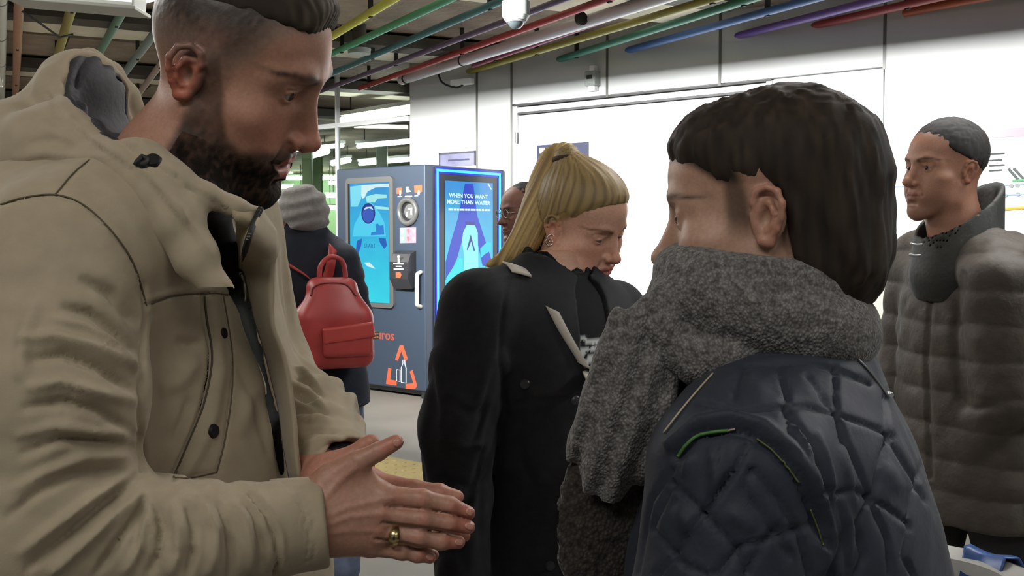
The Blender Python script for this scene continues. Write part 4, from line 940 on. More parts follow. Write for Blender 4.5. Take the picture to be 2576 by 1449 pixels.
man_parts.append((Vl, Fl, Cl))
# ---- hidden body under the clothes (coarse), legs down to the floor
torso_rows = [(.92, -.365, 1.13, .135, .19), (1.05, -.355, 1.13, .142, .188), (1.17, -.370, 1.13, .146, .190), (1.30, -.400, 1.13, .144, .190), (1.40, -.416, 1.13, .128, .188), (1.475, -.440, 1.13, .10, .17), (1.53, -.45, 1.13, .075, .11), (1.56, -.45, 1.13, .05, .07)]
shr = lambda rows, d: [(r[0], r[1], r[2], r[3] - d, r[4] - d) for r in rows]
bs = SDF(); bs.u(column(shr(torso_rows, .022), TF), 0)
hipc = A(-.365, 1.13, .95); side = A(TF[1], -TF[0], 0)
for sgn in (1, -1):
    a = hipc + side * .085 * sgn; bs.u(cap(a, a + A(.01, 0, -.45), .085, .062), .03); bs.u(cap(a + A(.01, 0, -.45), a + A(-.01, 0, -.88), .06, .045), .02)
    bs.u(cap(a + A(-.02, .0, -.905), a + A(.17, -.05, -.915), .04, .034), .02)
arm_pts = [P(160, 655, .962), P(118, 1000, .905), P(92, 1340, .885)]
fore = [P(92, 1340, .885), P(450, 1372, .905), P(690, 1330, .947), P(800, 1312, .965)]
far = [P(560, 640, 1.27), P(630, 960, 1.30), P(770, 1075, 1.17), P(852, 1158, 1.065)]
bs.u(cap(arm_pts[0], arm_pts[2], .045, .038), .03); bs.u(cap(fore[0], fore[2], .035, .026), .02)
bs.u(cap(far[0], far[1], .045, .038), .03); bs.u(cap(far[1], far[3], .033, .024), .02)
Vb, Fb = mesh_sdf(bs, (-.75, .80, -.03), (-.10, 1.45, 1.60), .012)
man_parts.append((Vb, Fb, np.tile(lin('2a2a2e'), (len(Vb), 1))))
Vm, Fm = join_meshes([(a, b) for a, b, c in man_parts])
add('body', Vm, Fm, skinm, man_root, cols=np.concatenate([c for a, b, c in man_parts]))
add('beard', beard_mesh[0], beard_mesh[1], mat('beard_dark', attr=True, rough=.95, spec=.08, nscale=300, namt=.12, bscale=500, bamt=.6, bdist=.0012), man_root, cols=beard_mesh[2])
for sx, nm in ((1, 'eye'), (-1, 'eye')): eyeball('eye', MH, sx, (.05, 1, -.10), man_root, ez=.0095)
# finger and thumb nails of the near hand
hb = bvh_of(Vh, Fh)
for (c, d, w, l) in (((1183, 1288), (12, 6), 9, 12), ((1181, 1324), (12, 3), 9, 12), ((1155, 1364), (12, 1), 8.5, 11), ((1081, 1402), (12, 4), 7.5, 10), ((1001, 1112), (12, -8), 10.5, 13)):
    d = A(*d) / np.linalg.norm(d); nn_ = A(-d[1], d[0]); rows = []
    for i in np.linspace(-1, 1, 7):
        row = []
        for j in np.linspace(-1, 1, 7):
            k = 1 - .28 * j * j if i < 0 else 1 - .12 * j * j
            p_, n_ = hit(hb, *(A(*c) + d * l * i * k + nn_ * w * j * (1 - .25 * i * i)))
            if p_ is None: break
            if n_ @ (p_ - A(0, 0, CAM_H)) > 0: n_ = -n_
            row.append(p_ + n_ * .0004)
        if len(row) == 7: rows.append(row)
    if len(rows) > 2:
        Vn, Fn = loft(rows, .0006); add('fingernail', Vn, Fn, mat('nail', 'b98576', rough=.25, spec=.5), man_root)
# signet ring on the ring finger
mr = MB(); gold = mat('gold', 'c6b482', rough=.25, metal=1)
ra = P(*rng[0][:3]); rb_ = P(*rng[1][:3]); ax = (rb_ - ra) / np.linalg.norm(rb_ - ra); rc = ra + (rb_ - ra) * .42
e1 = np.cross(ax, [0, 1., 0]); e1 /= np.linalg.norm(e1); e2 = np.cross(ax, e1)
rr = .0112
rows = []
for t in np.linspace(0, 2 * math.pi, 33):
    dirn = e1 * math.cos(t) + e2 * math.sin(t); facing = max(0, -dirn[1]) ** 3
    w = .0022 + .0034 * facing; th = rr + .0012 + .0010 * facing
    rows.append([rc + dirn * (rr - .001) - ax * w, rc + dirn * th - ax * w * .9, rc + dirn * th + ax * w * .9, rc + dirn * (rr - .001) + ax * w, rc + dirn * (rr - .001) - ax * w])
Vr, Fr = loft(rows); ring = add('ring', Vr, Fr, gold, man_root, label='gold signet ring on the ring finger')
e2f = e2 if e2[1] < 0 else -e2
mr.box(rc + e2f * (rr + .0022), (.0022, .0034, .0006), np.stack([ax, np.cross(ax, e2f), e2f])); mr.build('ring_stone', mat('ring_dark', '2a2622', rough=.2), ring)
# ---- hair on top: slicked back, its front edge at the top of the frame
hs = SDF(); hs.u(xf(ell((0, -.004, .0560), (.0755, .088, .081)), MH), 0); hs.u(xf(ell((0, .030, .088), (.058, .066, .053)), MH), .02)
hs.i(xf(plane((0, .02, .078), (0, .10, -1)), MH), .012)
hs.i(xf(plane((0, .086, .10), (0, 1, -.15)), MH), .006)
def strands(p):
    q = (p - MH_C) @ MH_R; ph = q[:, 0] * 330 + 2.2 * vnoise(q * A(50, 12, 50))
    return .0010 * np.sin(ph * 2.2) * (.6 + .4 * vnoise(q * A(120, 25, 120)))
hs.disp(strands)
V, Fc = mesh_sdf(hs, MH_C + A(-.16, -.13, .0), MH_C + A(.16, .13, .19), .0026)
q = (V - MH_C) @ MH_R
C = mixc(np.tile(lin('2b241c'), (len(V), 1)), '5a5240', ss(q[:, 1], .03, .085) * np.clip(.2 + .5 * vnoise(q * A(260, 16, 60)), 0, 1))
add('hair', V, Fc, mat('hair_dark', attr=True, rough=.72, spec=.18), man_root, cols=C)
# ---- parka
cloth = mat('beige_cloth', attr=True, rough=.85, nscale=60, namt=.05, bscale=900, bamt=.35, bdist=.0005, spec=.25, sheen=.15)
black_cloth = mat('black_cloth', '0f0f0e', rough=.9, nscale=90, namt=.15, bscale=700, bamt=.3, bdist=.0006, spec=.2)
pk = SDF()
pk.u(column(torso_rows, TF, .03), 0)
pk.u(cap(P(330, 600, 1.02), P(560, 560, 1.25), .075, .07), .06)
pk.u(cap(P(215, 640, .985), P(330, 600, 1.03), .082, .07), .05)
slv = SDF()
slv.chain(arm_pts, [.0825, .0775, .074], .03)
slv.u(cap(fore[0], fore[1], .072, .0545), .03); slv.u(cap(fore[1], fore[2], .0545, .0415), .02)
slv.disp(sleeve_folds(arm_pts[0], arm_pts[2], .0022, 3.2, 2.0, .15, 1.0))
slv.disp(sleeve_folds(fore[0], fore[2], .0024, 4.6, 5.5, .1, .93))
slv.u(cap(P(690, 1330, .947), P(786, 1315, .964), .0410, .0385), .004)
ax_ = P(792, 1314, .964) - P(690, 1330, .955); slv.i(plane(P(819, 1311, .9665), ax_), .004); slv.s(cap(P(815, 1311, .966), P(900, 1300, .975), .0315, .0330), .003)
slv.bc = P(350, 1050, .95); slv.br = .45
pk.u(slv, .004)
fs = SDF(); fs.chain(far[:2], [.075, .072], .03); fs.u(cap(far[1], far[2], .070, .058), .03); fs.u(cap(far[2], far[3], .058, .037), .02)
fs.disp(sleeve_folds(far[1], far[3], .0050, 4.5, 9.2, .05, .88))
fs.i(plane(P(884, 1172, 1.05), P(852, 1158, 1.065) - P(770, 1075, 1.17)), .004); fs.s(cap(P(878, 1174, 1.045), P(920, 1215, 1.0), .0285, .031), .003)
fs.bc = P(700, 950, 1.2); fs.br = .4
pk.u(fs, .012)
# the open front: a slot between near edge and far placket
Vq, Fq = mesh_sdf(pk, (-.78, .80, .90), (-.09, 1.42, 1.63), .011); pre = bvh_of(Vq, Fq)
def surf(u, v, off=0.0, D=1.0):
    p_, n_ = hit(pre, u, v)
    if p_ is None: return P(u, v, D)
    d_ = p_ - A(0, 0, CAM_H); return p_ - d_ / np.linalg.norm(d_) * off
slot = [((508, 470), .011), ((526, 520), .0125), ((541, 560), .013), ((556, 610), .013), ((574, 660), .0125), ((592, 710), .0110), ((618, 770), .0095), ((648, 880), .0080), ((692, 1050), .0078), ((718, 1185), .0078)]
sp3 = [(surf(*a, .004), r) for a, r in slot]
for (a, ra), (b, rb) in zip(sp3[:-1], sp3[1:]):
    pk.s(cap(a, b, ra, rb), .004); dd = (a - A(0, 0, CAM_H)); dd /= np.linalg.norm(dd); pk.s(cap(a + dd * ra, b + dd * rb, ra * .9, rb * .9), .003)
pk.s(cap(P(415, 330, 1.12), P(430, 480, 1.10), .085, .070), .01)
V, Fc = mesh_sdf(pk, (-.78, .80, .90), (-.09, 1.42, 1.63), .0030)
N = vnormals(V, Fc)
seams = [([(0, 515), (60, 497), (140, 490), (210, 515), (280, 580), (330, 650), (362, 720), (378, 770)], 3.2, -.0030, 0),
         ([(225, 400), (180, 440), (140, 488)], 3, -.0018, 0),
         ([(378, 765), (440, 745), (520, 738), (600, 742)], 3, -.0030, 0), ([(378, 752), (440, 733), (520, 727), (600, 731)], 6, .0014, 0),
         ([(362, 720), (372, 800), (362, 860), (352, 960), (352, 1080), (360, 1180)], 7, -.0040, 0),
         # upper arm drag folds
         ([(40, 860), (140, 850), (240, 880), (345, 925)], 14, .0060, 1), ([(60, 905), (160, 890), (250, 925), (340, 985)], 12, -.0060, 1),
         ([(150, 770), (230, 790), (300, 840), (350, 890)], 12, -.0055, 1), ([(120, 800), (210, 820), (290, 870), (345, 940)], 10, .0040, 1), ([(200, 700), (280, 740), (345, 820)], 13, -.0045, 1),
         ([(60, 980), (150, 960), (250, 990), (350, 1010)], 12, .0050, 1), ([(50, 1030), (160, 1010), (260, 1040), (350, 1100)], 11, -.0055, 1),
         ([(30, 1100), (140, 1070), (250, 1090), (355, 1085)], 12, .0040, 1), ([(40, 1150), (140, 1110), (240, 1110), (355, 1130)], 10, -.0050, 1),
         ([(30, 1240), (110, 1190), (210, 1150), (330, 1150)], 12, .0045, 1), ([(10, 1310), (90, 1240), (180, 1195), (330, 1185)], 10, -.0050, 1),
         ([(90, 760), (60, 850), (50, 960)], 18, .0040, 1),
         # elbow to forearm
         ([(355, 1190), (290, 1240), (190, 1330), (60, 1440)], 11, -.0075, 1), ([(362, 1230), (330, 1270), (230, 1350), (120, 1449)], 11, .0070, 1), ([(362, 1255), (345, 1290), (290, 1370), (240, 1449)], 9, -.0070, 1),
         ([(330, 1200), (240, 1250), (130, 1330), (40, 1400)], 12, .0060, 1), ([(365, 1240), (375, 1290), (350, 1380), (310, 1449)], 9, .0055, 1),
         ([(390, 1262), (410, 1330), (395, 1400), (370, 1449)], 9, -.0065, 1), ([(430, 1262), (450, 1330), (445, 1400), (425, 1449)], 10, .0060, 1), ([(465, 1262), (488, 1330), (485, 1400), (470, 1449)], 8, -.0055, 1),
         ([(505, 1262), (535, 1330), (535, 1400), (525, 1449)], 10, .0055, 1), ([(545, 1260), (575, 1320), (585, 1400), (580, 1449)], 8, -.0060, 1), ([(580, 1255), (615, 1310), (630, 1400), (628, 1449)], 10, .0050, 1),
         ([(610, 1250), (645, 1300), (662, 1380), (660, 1440)], 7, -.0050, 1),
         ([(628, 1240), (668, 1290), (692, 1350), (698, 1420), (690, 1449)], 4, -.0050, 0), ([(645, 1236), (686, 1290), (710, 1350), (714, 1420), (706, 1449)], 7, .0020, 0),
         ([(735, 1228), (765, 1280), (782, 1340), (775, 1410)], 3, -.0018, 0), ([(755, 1226), (787, 1280), (800, 1340), (793, 1405)], 3, -.0018, 0),
         # chest
         ([(515, 745), (520, 800), (533, 880), (530, 940), (512, 1020), (480, 1100), (435, 1200)], 7, -.0050, 0),
         ([(562, 745), (575, 820), (585, 900), (582, 1000), (565, 1110), (545, 1190)], 3, -.0016, 0),
         ([(535, 760), (548, 850), (555, 930), (540, 1040), (505, 1130), (465, 1195)], 16, .0030, 0),
         ([(600, 1100), (640, 980), (600, 860)], 26, .0030, 1), ([(440, 1205), (520, 1195), (560, 1180)], 4, -.0020, 1),
         ([(440, 860), (480, 870), (510, 860)], 16, -.0030, 1), ([(400, 980), (450, 960), (500, 900)], 24, .0040, 1), ([(430, 1120), (460, 1060), (480, 1000)], 16, -.0030, 1),
         ([(590, 900), (640, 1010), (680, 1150)], 14, -.0022, 1), ([(620, 880), (665, 1000), (700, 1140)], 12, .0022, 1),
         # far sleeve
         ([(738, 925), (770, 935), (795, 965)], 6, .0040, 1), ([(742, 950), (780, 962), (808, 1000)], 5, -.0045, 1), ([(745, 975), (785, 990), (820, 1030)], 6, .0040, 1), ([(748, 1000), (785, 1015), (825, 1045)], 5, -.0040, 1),
         ([(750, 1060), (800, 1050), (840, 1065)], 7, .0035, 1), ([(755, 1090), (800, 1080), (850, 1090)], 5, -.0035, 1), ([(770, 1150), (830, 1118), (885, 1120)], 5, -.0030, 1), ([(765, 1120), (820, 1100), (870, 1105)], 7, .0030, 1)]
seams = [(p_, w_ * .85 if (a_ < 0 and t_ == 1 and w_ >= 7) else w_, a_ * 1.3 if (a_ < 0 and t_ == 1) else a_ * 1.15, t_) for p_, w_, a_, t_ in seams]
Ns = smooth_attr(Fc, N, 6); Ns /= np.linalg.norm(Ns, axis=1)[:, None]
fo = [(p_, w_ * .9, a_ * 1.55, t_) for p_, w_, a_, t_ in seams if t_]; se_ = [q_ for q_ in seams if not q_[3]]
V = V + Ns * (smooth_attr(Fc, strokes(V, Ns, fo), 1) + strokes(V, Ns, se_))[:, None]
V = V + Ns * (.0010 * vnoise(V * 22) + .0006 * vnoise(V * 55))[:, None]
cf = SDF(); cf.u(cap(P(672, 1333, .954), P(820, 1311, .967), .0465, .0425), 0); cf.i(plane(P(690, 1330, .955), -ax_), .003); cf.i(plane(P(817, 1311, .9665), ax_), .004); cf.s(cap(P(690, 1330, .955), P(900, 1300, .974), .0340, .0335), .003)
cf.disp(lambda p: .0012 * vnoise(p * 40)); Vc, Fc_ = mesh_sdf(cf, P(750, 1320, .96) - .085, P(750, 1320, .96) + .085, .003); Nc = vnormals(Vc, Fc_)
Vc = Vc + Nc * strokes(Vc, Nc, [([(742, 1226), (770, 1290), (778, 1360), (765, 1425)], 3, -.0022, 0), ([(756, 1224), (785, 1290), (793, 1360), (780, 1425)], 3, -.0022, 0), ([(720, 1235), (748, 1300), (752, 1380)], 8, .0014, 1), ([(700, 1320), (760, 1330)], 20, .0015, 1)])[:, None]
base = '9d917b'
C = np.tile(lin(base), (len(V), 1))
pkV, pkF = V, Fc
parka = add('parka', V, Fc, cloth, man_root, cols=C, label='beige cotton parka with dark lining')
pkb = bvh_of(V, Fc)
add('cuff', Vc, Fc_, cloth, parka, cols=np.tile(lin(base), (len(Vc), 1)), label='folded cuff band of the near sleeve')
# dark inner jacket seen in the opening
ij = SDF(); ij.u(column([(r[0], r[1] + .002, r[2], r[3] - .006, r[4] - .010) for r in torso_rows], TF), 0)
ij.u(cap(P(470, 520, 1.12), P(530, 590, 1.11), .055, .04), .03)
for (a_, ra_), (b_, rb_) in zip(slot[:-1], slot[1:]): ij.u(cap(surf(*a_, -(ra_ + .012)), surf(*b_, -(rb_ + .016)), ra_ + .003, rb_ + .003), .004)
ij.s(cap(P(415, 330, 1.12), P(450, 470, 1.09), .080, .066), .01)
V, Fc = mesh_sdf(ij, (-.62, .82, .93), (-.15, 1.36, 1.62), .005); add('inner_jacket', V, Fc, black_cloth, man_root, label='black inner jacket')
# ---- hood, thrown back, with dark lining
hd = SDF()
hd.u(ell(P(165, 385, 1.165), (.085, .120, .058), rotz(-.35) @ roty(.45)), 0)
hd.u(ell(P(205, 240, 1.185), (.048, .075, .050), roty(.5)), .03)
lip_n = [((140, 215, 1.12), .016), ((178, 290, 1.075), .016), ((240, 345, 1.03), .016), ((290, 380, 1.005), .016), ((362, 402, .99), .016), ((440, 458, .982), .012), ((520, 490, .985), .008), ((590, 520, .995), .006), ((650, 532, 1.02), .006)]
for (a, ra), (b, rb) in zip(lip_n[:-1], lip_n[1:]): hd.u(cap(P(*a), P(*b), ra, rb), .02)
low = [((20, 415, 1.09), .05), ((120, 385, 1.06), .042), ((240, 425, 1.02), .030), ((335, 440, .985), .024), ((398, 480, .972), .024), ((440, 560, .966), .020), ((492, 650, .962), .016), ((545, 722, .960), .008), ((588, 748, .972), .004)]
for (a, ra), (b, rb) in zip(low[:-1], low[1:]): hd.u(cap(P(*a), P(*b), ra, rb), .018)
lip_f = [((175, 180, 1.20), .020), ((225, 165, 1.23), .018), ((275, 190, 1.25), .016), ((310, 245, 1.26), .016), ((350, 330, 1.27), .02), ((450, 430, 1.26), .02), ((560, 510, 1.20), .016), ((640, 556, 1.10), .010)]
for (a, ra), (b, rb) in zip(lip_f[:-1], lip_f[1:]): hd.u(cap(P(*a), P(*b), ra, rb), .012)
cav = SDF()
cav.u(cap(P(445, 120, 1.13), P(420, 470, 1.11), .110, .070), 0)
for d_ in (1.00, 1.06, 1.13, 1.19): cav.u(cap(P(345, 290, d_), P(205, 205, d_ + .02), .036, .017), .02)
cav.u(cap(P(330, 280, 1.12), P(240, 215, 1.15), .050, .026), .02)
cav.u(cap(P(430, 400, 1.09), P(600, 500, 1.09), .072, .045), .02)
hd2 = SDF(); hd2.u(hd, 0); hd2.s(cav, .008)
hd2.disp(lambda p: .0030 * vnoise(p * 24) + .0020 * vnoise(p * 48 + 3))
V, Fc = mesh_sdf(hd2, (-.72, .86, 1.40), (-.22, 1.36, 1.72), .0036)
N = vnormals(V, Fc)
hst = [([(160, 200), (185, 250), (240, 310), (310, 365), (380, 410), (450, 450)], 5, -.0022, 0), ([(118, 235), (150, 290), (220, 350), (280, 395), (330, 430)], 4, -.0035, 0),
       ([(140, 250), (180, 310), (250, 360), (330, 400)], 14, .0030, 1), ([(90, 300), (150, 345), (210, 360)], 16, .0035, 1), ([(60, 360), (130, 350), (190, 370)], 12, -.0035, 1), ([(30, 400), (120, 385), (200, 395), (290, 395)], 12, .0040, 1),
       ([(330, 390), (400, 470), (470, 560), (540, 650)], 10, .0030, 1), ([(360, 440), (420, 520), (500, 620)], 12, -.0040, 1), ([(470, 470), (510, 490), (570, 530)], 5, -.0028, 0), ([(300, 350), (330, 380), (350, 420)], 6, -.0030, 1), ([(340, 360), (362, 388)], 5, -.0030, 1),
       ([(400, 440), (440, 500), (470, 560)], 9, .0030, 1), ([(170, 160), (195, 150), (205, 180), (190, 195)], 5, -.0025, 1), ([(215, 150), (225, 175), (240, 195)], 5, -.0025, 1)]
V = V + N * strokes(V, N, hst)[:, None]
cd = cav(V)
hood = add('hood', V, Fc, cloth, parka, cols=np.tile(lin(base), (len(V), 1)), label='beige hood thrown back')
hdb = bvh_of(V, Fc)
ln = SDF(); ln.u(hd.off(-.004), 0); ln.i(lambda p: cav(p) - .012, .004); ln.s(lambda p: cav(p) + .002, .004)
ln.disp(lambda p: .0035 * np.sin(p[:, 0] * 240 + 5 * vnoise(p * 18)) * ss(p[:, 2], 1.54, 1.58))
lin2 = SDF(); lin2.u(lambda p: cav(p) - .006, 0); lin2.i(lambda p: -(cav(p) + .0015), .001); lin2.i(hd.off(-.003), .003)
fill = SDF(); fill.u(cap(P(215, 232, 1.16), P(345, 300, 1.16), .040, .045), 0); fill.u(cap(P(250, 300, 1.12), P(400, 400, 1.08), .035, .045), .03)
fill.disp(lambda p: .0065 * np.sin(proj(p)[0] * .13 + proj(p)[1] * .05 + 3 * vnoise(p * 16))); fill.i(hd.off(-.002), .003)
lin2.u(fill, .006)
V, Fc = mesh_sdf(lin2, (-.72, .86, 1.40), (-.22, 1.36, 1.72), .0042)
add('hood_lining', V, Fc, mat('lining', '28282b', rough=.75, nscale=40, namt=.2, bscale=60, bamt=.5, bdist=.004), parka, label='dark grey lining of the hood')
# ---- far front flap with zip, near edge, pocket flap, snaps
def ribbon(name, left, right, m, parent, n=26, k=7, bulge=.004, thick=.004, label=None, cols=None):
    Lc = spl([P(*t) for t in left], n); Rc = spl([P(*t) for t in right], n); rows = []
    for a, b in zip(Lc, Rc):
        row = []
        for t in np.linspace(0, 1, k):
            p = a + (b - a) * t; d = p - A(0, 0, CAM_H); d /= np.linalg.norm(d); row.append(p - d * bulge * math.sin(math.pi * t))
        rows.append(row)
    V, Fc = loft(rows, thick); V = V + .0012 * vnoise(V * 30)[:, None]
    return add(name, V, Fc, m, parent, cols=(np.tile(lin(cols), (len(V), 1)) if cols else None), label=label)
S3 = lambda u, v, o, D: surf(u, v, o, D)
def ribbon3(name, left, right, m, parent, n=30, k=9, bulge=.004, thick=.004, label=None, cols=None):
    Lc = spl(left, n); Rc = spl(right, n); rows = []
    for a, b in zip(Lc, Rc):
        row = []
        for t in np.linspace(0, 1, k):
            p = a + (b - a) * t; d = p - A(0, 0, CAM_H); d /= np.linalg.norm(d); row.append(p - d * bulge * math.sin(math.pi * t))
        rows.append(row)
    V, Fc = loft(rows, thick); V = V + .0014 * vnoise(V * 30)[:, None] * A(1, 1, 1)
    return add(name, V, Fc, m, parent, cols=(np.tile(lin(cols), (len(V), 1)) if cols else None), label=label)
ribbon3('front_flap', [P(654, 526, 1.015), P(626, 600, .985), S3(606, 668, .016, .98), S3(628, 740, .014, .98), S3(650, 835, .012, .98), S3(682, 950, .012, .98), S3(711, 1080, .012, .985), S3(730, 1212, .012, .988)],
        [P(692, 580, 1.05), P(697, 620, 1.045), P(692, 670, 1.035), P(688, 740, 1.03), P(692, 830, 1.03), P(722, 930, 1.03), P(742, 1070, 1.03), P(758, 1225, 1.03)], cloth, parka, bulge=.008, label='open far front flap of the parka', cols=base)
ribbon3('collar_flap', [P(575, 512, .995), P(592, 560, .985), S3(600, 620, .012, .98), S3(606, 672, .014, .98)], [P(654, 528, 1.02), P(638, 560, 1.005), P(620, 610, .99), S3(608, 674, .012, .985)], cloth, parka, bulge=.004, cols='8d8066')
zipm = mat('zip_metal', '9a958a', rough=.35, metal=1)
zc = spl([P(655, 524, 1.010), P(640, 556, .998), P(622, 605, .978), surf(606, 664, .020), surf(606, 690, .020)], 34)
mz = MB(); mz.tube(zc + A(0, .002, 0), .0032, 6); mz.build('zip_tape', mat('zip_tape', '1c1b19', rough=.9), parka, smooth=True)
mz = MB()
for p in zc[::1]: mz.box(p, (.0030, .0022, .0014))
z_ = mz.build('zip_teeth', zipm, parka, label='metal zip teeth'); z_['kind'] = 'stuff'
mz = MB(); mz.tube(spl([surf(607, 690, .024), surf(614, 705, .022), surf(618, 735, .020), surf(617, 758, .018)], 10), [.0015, .0025, .0028, .0012, .0025, .0028, .0025, .0015, .0015, .0015], 8); mz.build('zip_pull', zipm, parka, smooth=True, label='metal zip pull')
mz = MB(); mz.tube(spl([surf(608, 672, .022), surf(632, 680, .026), surf(644, 720, .024), surf(640, 765, .022), surf(626, 775, .018)], 24), .0012, 6); mz.build('flap_piping', mat('dark_cord', '23211d', rough=.8), parka, smooth=True)
def snap(u, v, r, bvh, name='snap_button', squash=1):
    p, n = hit(bvh, u, v)
    if p is None: return
    if n @ (p - A(0, 0, CAM_H)) > 0: n = -n
    m_ = MB(); m_.disc(p - n * .001, n, r, .003, 20, r * .8); smooth_by_angle(m_.build(name, mat('snap_black', '161617', rough=.55, spec=.25), parka))
snap(538, 1085, .0078, pkb); snap(563, 838, .0062, pkb); snap(384, 403, .0085, hdb, 'cord_stopper'); snap(362, 410, .007, hdb, 'cord_stopper')
mz = MB()
pts = on_curve(hdb, [(345, 418), (360, 396), (372, 408), (358, 420)], 14, .003)
if len(pts) > 3: mz.tube(pts, .0022, 6); mz.build('drawcord', mat('dark_cord', '23211d'), parka, smooth=True)
for pts_, r_, nm in (([(515, 745), (520, 800), (533, 880), (530, 940), (512, 1020), (480, 1100), (437, 1200)], .0011, 'pocket_edge'),):
    c_ = on_curve(pkb, pts_, 40, .000)
    if len(c_) > 5: mz = MB(); mz.tube(c_, r_, 6); mz.build(nm, mat('pocket_dark', '4a4436', rough=.9), parka, smooth=True)
for pts_ in ([(0, 515), (60, 497), (140, 490), (210, 515), (280, 580), (330, 650), (356, 720), (368, 770)], [(225, 402), (180, 440), (140, 488)], [(380, 765), (440, 745), (520, 738), (592, 742)], [(562, 745), (575, 820), (585, 900), (582, 1000), (565, 1110), (545, 1190)], [(437, 1202), (480, 1202), (545, 1188)]):
    c_ = on_curve(pkb, pts_, 44, .0002)
    if len(c_) > 5: mz = MB(); mz.tube(c_, .0008, 5); mz.build('seam', mat('seam_dark', '574e3e', rough=.95), parka, smooth=True)
mz = MB(); c_ = on_curve(pkb, [(691, 790), (686, 805), (690, 840), (692, 860)], 10, .003)
# ================================================================ generic figure body
def low_hand(s, w, d, r=.030):
    """relaxed hand hanging from wrist w along d: palm, four fingers, thumb"""
    d = A(*d) / np.linalg.norm(d); sd = np.cross(d, A(.3, .9, .1)); sd /= np.linalg.norm(sd); fn = np.cross(sd, d)
    s.u(cap(w, w + d * .08, .024, .030), .02)
    for i, (o, L) in enumerate(((-.03, .070), (-.010, .080), (.010, .075), (.029, .058))):
        b = w + d * .085 + sd * o; m = b + d * L * .55 + fn * .008; s.u(cap(b, m, .0095, .0088), .008); s.u(cap(m, m + d * L * .45 + fn * .02, .0088, .0072), .003)
    b = w + d * .03 - sd * .026; m = b + d * .04 - sd * .016 + fn * .015; s.u(cap(b, m, .013, .010), .012); s.u(cap(m, m + d * .03 + fn * .006, .010, .0085), .003)
def body_mesh(parts, M, scale, headp, neck, lower, lo, hi, hh, hb, paint, root, skin_base):
    hs_ = head_sdf(headp); s = SDF(); s.u(xf(hs_, M), 0)
    for a, b, ra, rb in neck: s.u(cap(a, b, ra, rb), .03)
    c = M[:3, 3]; nl = neck[-1][1]
    V, Fc = mesh_sdf(s, np.minimum(c - .17 * scale / .95, nl - .09), np.maximum(c + .17 * scale / .95, nl + .09), hh)
    q = (V - c) @ (M[:3, :3] / scale) / scale
    C = paint(q, V, np.tile(lin(skin_base), (len(V), 1)))
    Vb, Fb = mesh_sdf(lower, lo, hi, hb)
    Vm, Fm = join_meshes([(V, Fc), (Vb, Fb)])
    return add('body', Vm, Fm, mat('skin'), root, cols=np.concatenate([C, np.tile(lin(skin_base), (len(Vb), 1))])), q
# ================================================================ blonde woman in black
BR = np.array([[-0.711, 0.6737, 0.2014], [-0.6917, -0.6186, -0.3727], [-0.1265, -0.4043, 0.9059]]); BS = .93
BC = P(1458.4, 570, 2.067); BM = M4(BR, BC, BS)
b_root = thing('person', 'blonde woman with a ponytail in a black jacket looking down', 'person', (.10, 2.0, 0))
BF = (.75, -.66)
bl = lambda x, y, z: BM[:3, :3] @ A(x, y, z) + BC
b_rows = [(.74, .085, 2.0, .13, .175), (.90, .09, 2.0, .13, .18), (1.05, .09, 2.0, .125, .175), (1.18, .092, 2.0, .125, .185), (1.28, .09, 2.0, .11, .185), (1.345, .088, 2.0, .085, .155), (1.385, .085, 2.0, .065, .09), (1.42, .085, 1.99, .05, .06)]
low = SDF(); low.u(column(shr(b_rows, .02), BF), 0); bh = A(.085, 2.0, .80); bs_ = A(BF[1], -BF[0], 0)
for sg in (1, -1):
    a = bh + bs_ * .08 * sg; low.u(cap(a, a + A(.0, 0, -.36), .080, .055), .02); low.u(cap(a + A(0, 0, -.36), a + A(0, .0, -.74), .053, .04), .02); low.u(cap(a + A(0, 0, -.765), a + A(.13, -.1, -.772), .034, .028), .02)
b_arm = [P(1205, 780, 1.87), P(1150, 1090, 1.85), P(1165, 1440, 1.83)]
b_arm2 = [A(.21, 2.14, 1.285), A(.30, 2.14, 1.06), A(.33, 2.02, .84)]
low.chain(b_arm, [.04, .036, .028], .03); low.chain(b_arm2, [.04, .036, .028], .03)
low_hand(low, b_arm[2], (.05, -.05, -1)); low_hand(low, b_arm2[2], (.05, -.3, -.9))
def paint_b(q, V, C):
    x, y, z = np.abs(q[:, 0]), q[:, 1], q[:, 2]; lips, brow, lash, sock_shade, ear = head_masks(q)
    C = mixc(C, 'c9846e', .5 * np.exp(-((x - .045) / .022) ** 2 - ((z + .02) / .028) ** 2) * ss(y, .03, .06)); C = mixc(C, 'c07864', .5 * np.exp(-(x / .014) ** 2 - ((z + .025) / .02) ** 2) * ss(y, .09, .1))
    C = mixc(C, 'c07a62', ear * .5); C = mixc(C, '8a6252', sock_shade * .35); C = mixc(C, 'a85a52', lips * .8)  # her eye sockets get painted shade
    C = mixc(C, '5e4632', brow * .85); C = mixc(C, '2a1c16', lash * .8)
    hz = np.interp(y, [-.2, -.02, .02, .05, .08, .1], [-.06, .005, .03, .062, .085, .09])
    C = mixc(C, '8a7048', ss(z - hz, -.004, .012)); return C
body_mesh(None, BM, BS, dict(open=0, nose=.9, brow=.6, chin=.9, jaw=.94, cheek=1.08, lips=1.05, eye=.55, look=.002), [(bl(0, -.03, -.04), P(1418, 700, 2.04), .050, .050), (P(1418, 700, 2.04), P(1405, 770, 2.02), .050, .06)], low, (-.35, 1.65, -.02), (.55, 2.35, 1.45), .0028, .011, paint_b, b_root, 'c69a84')
for sx in (1, -1): eyeball('eye', BM, sx, (.0, 1, -.42), b_root, iris='50606a')
hair_m = mat('hair_blonde', attr=True, rough=.52, spec=.35)
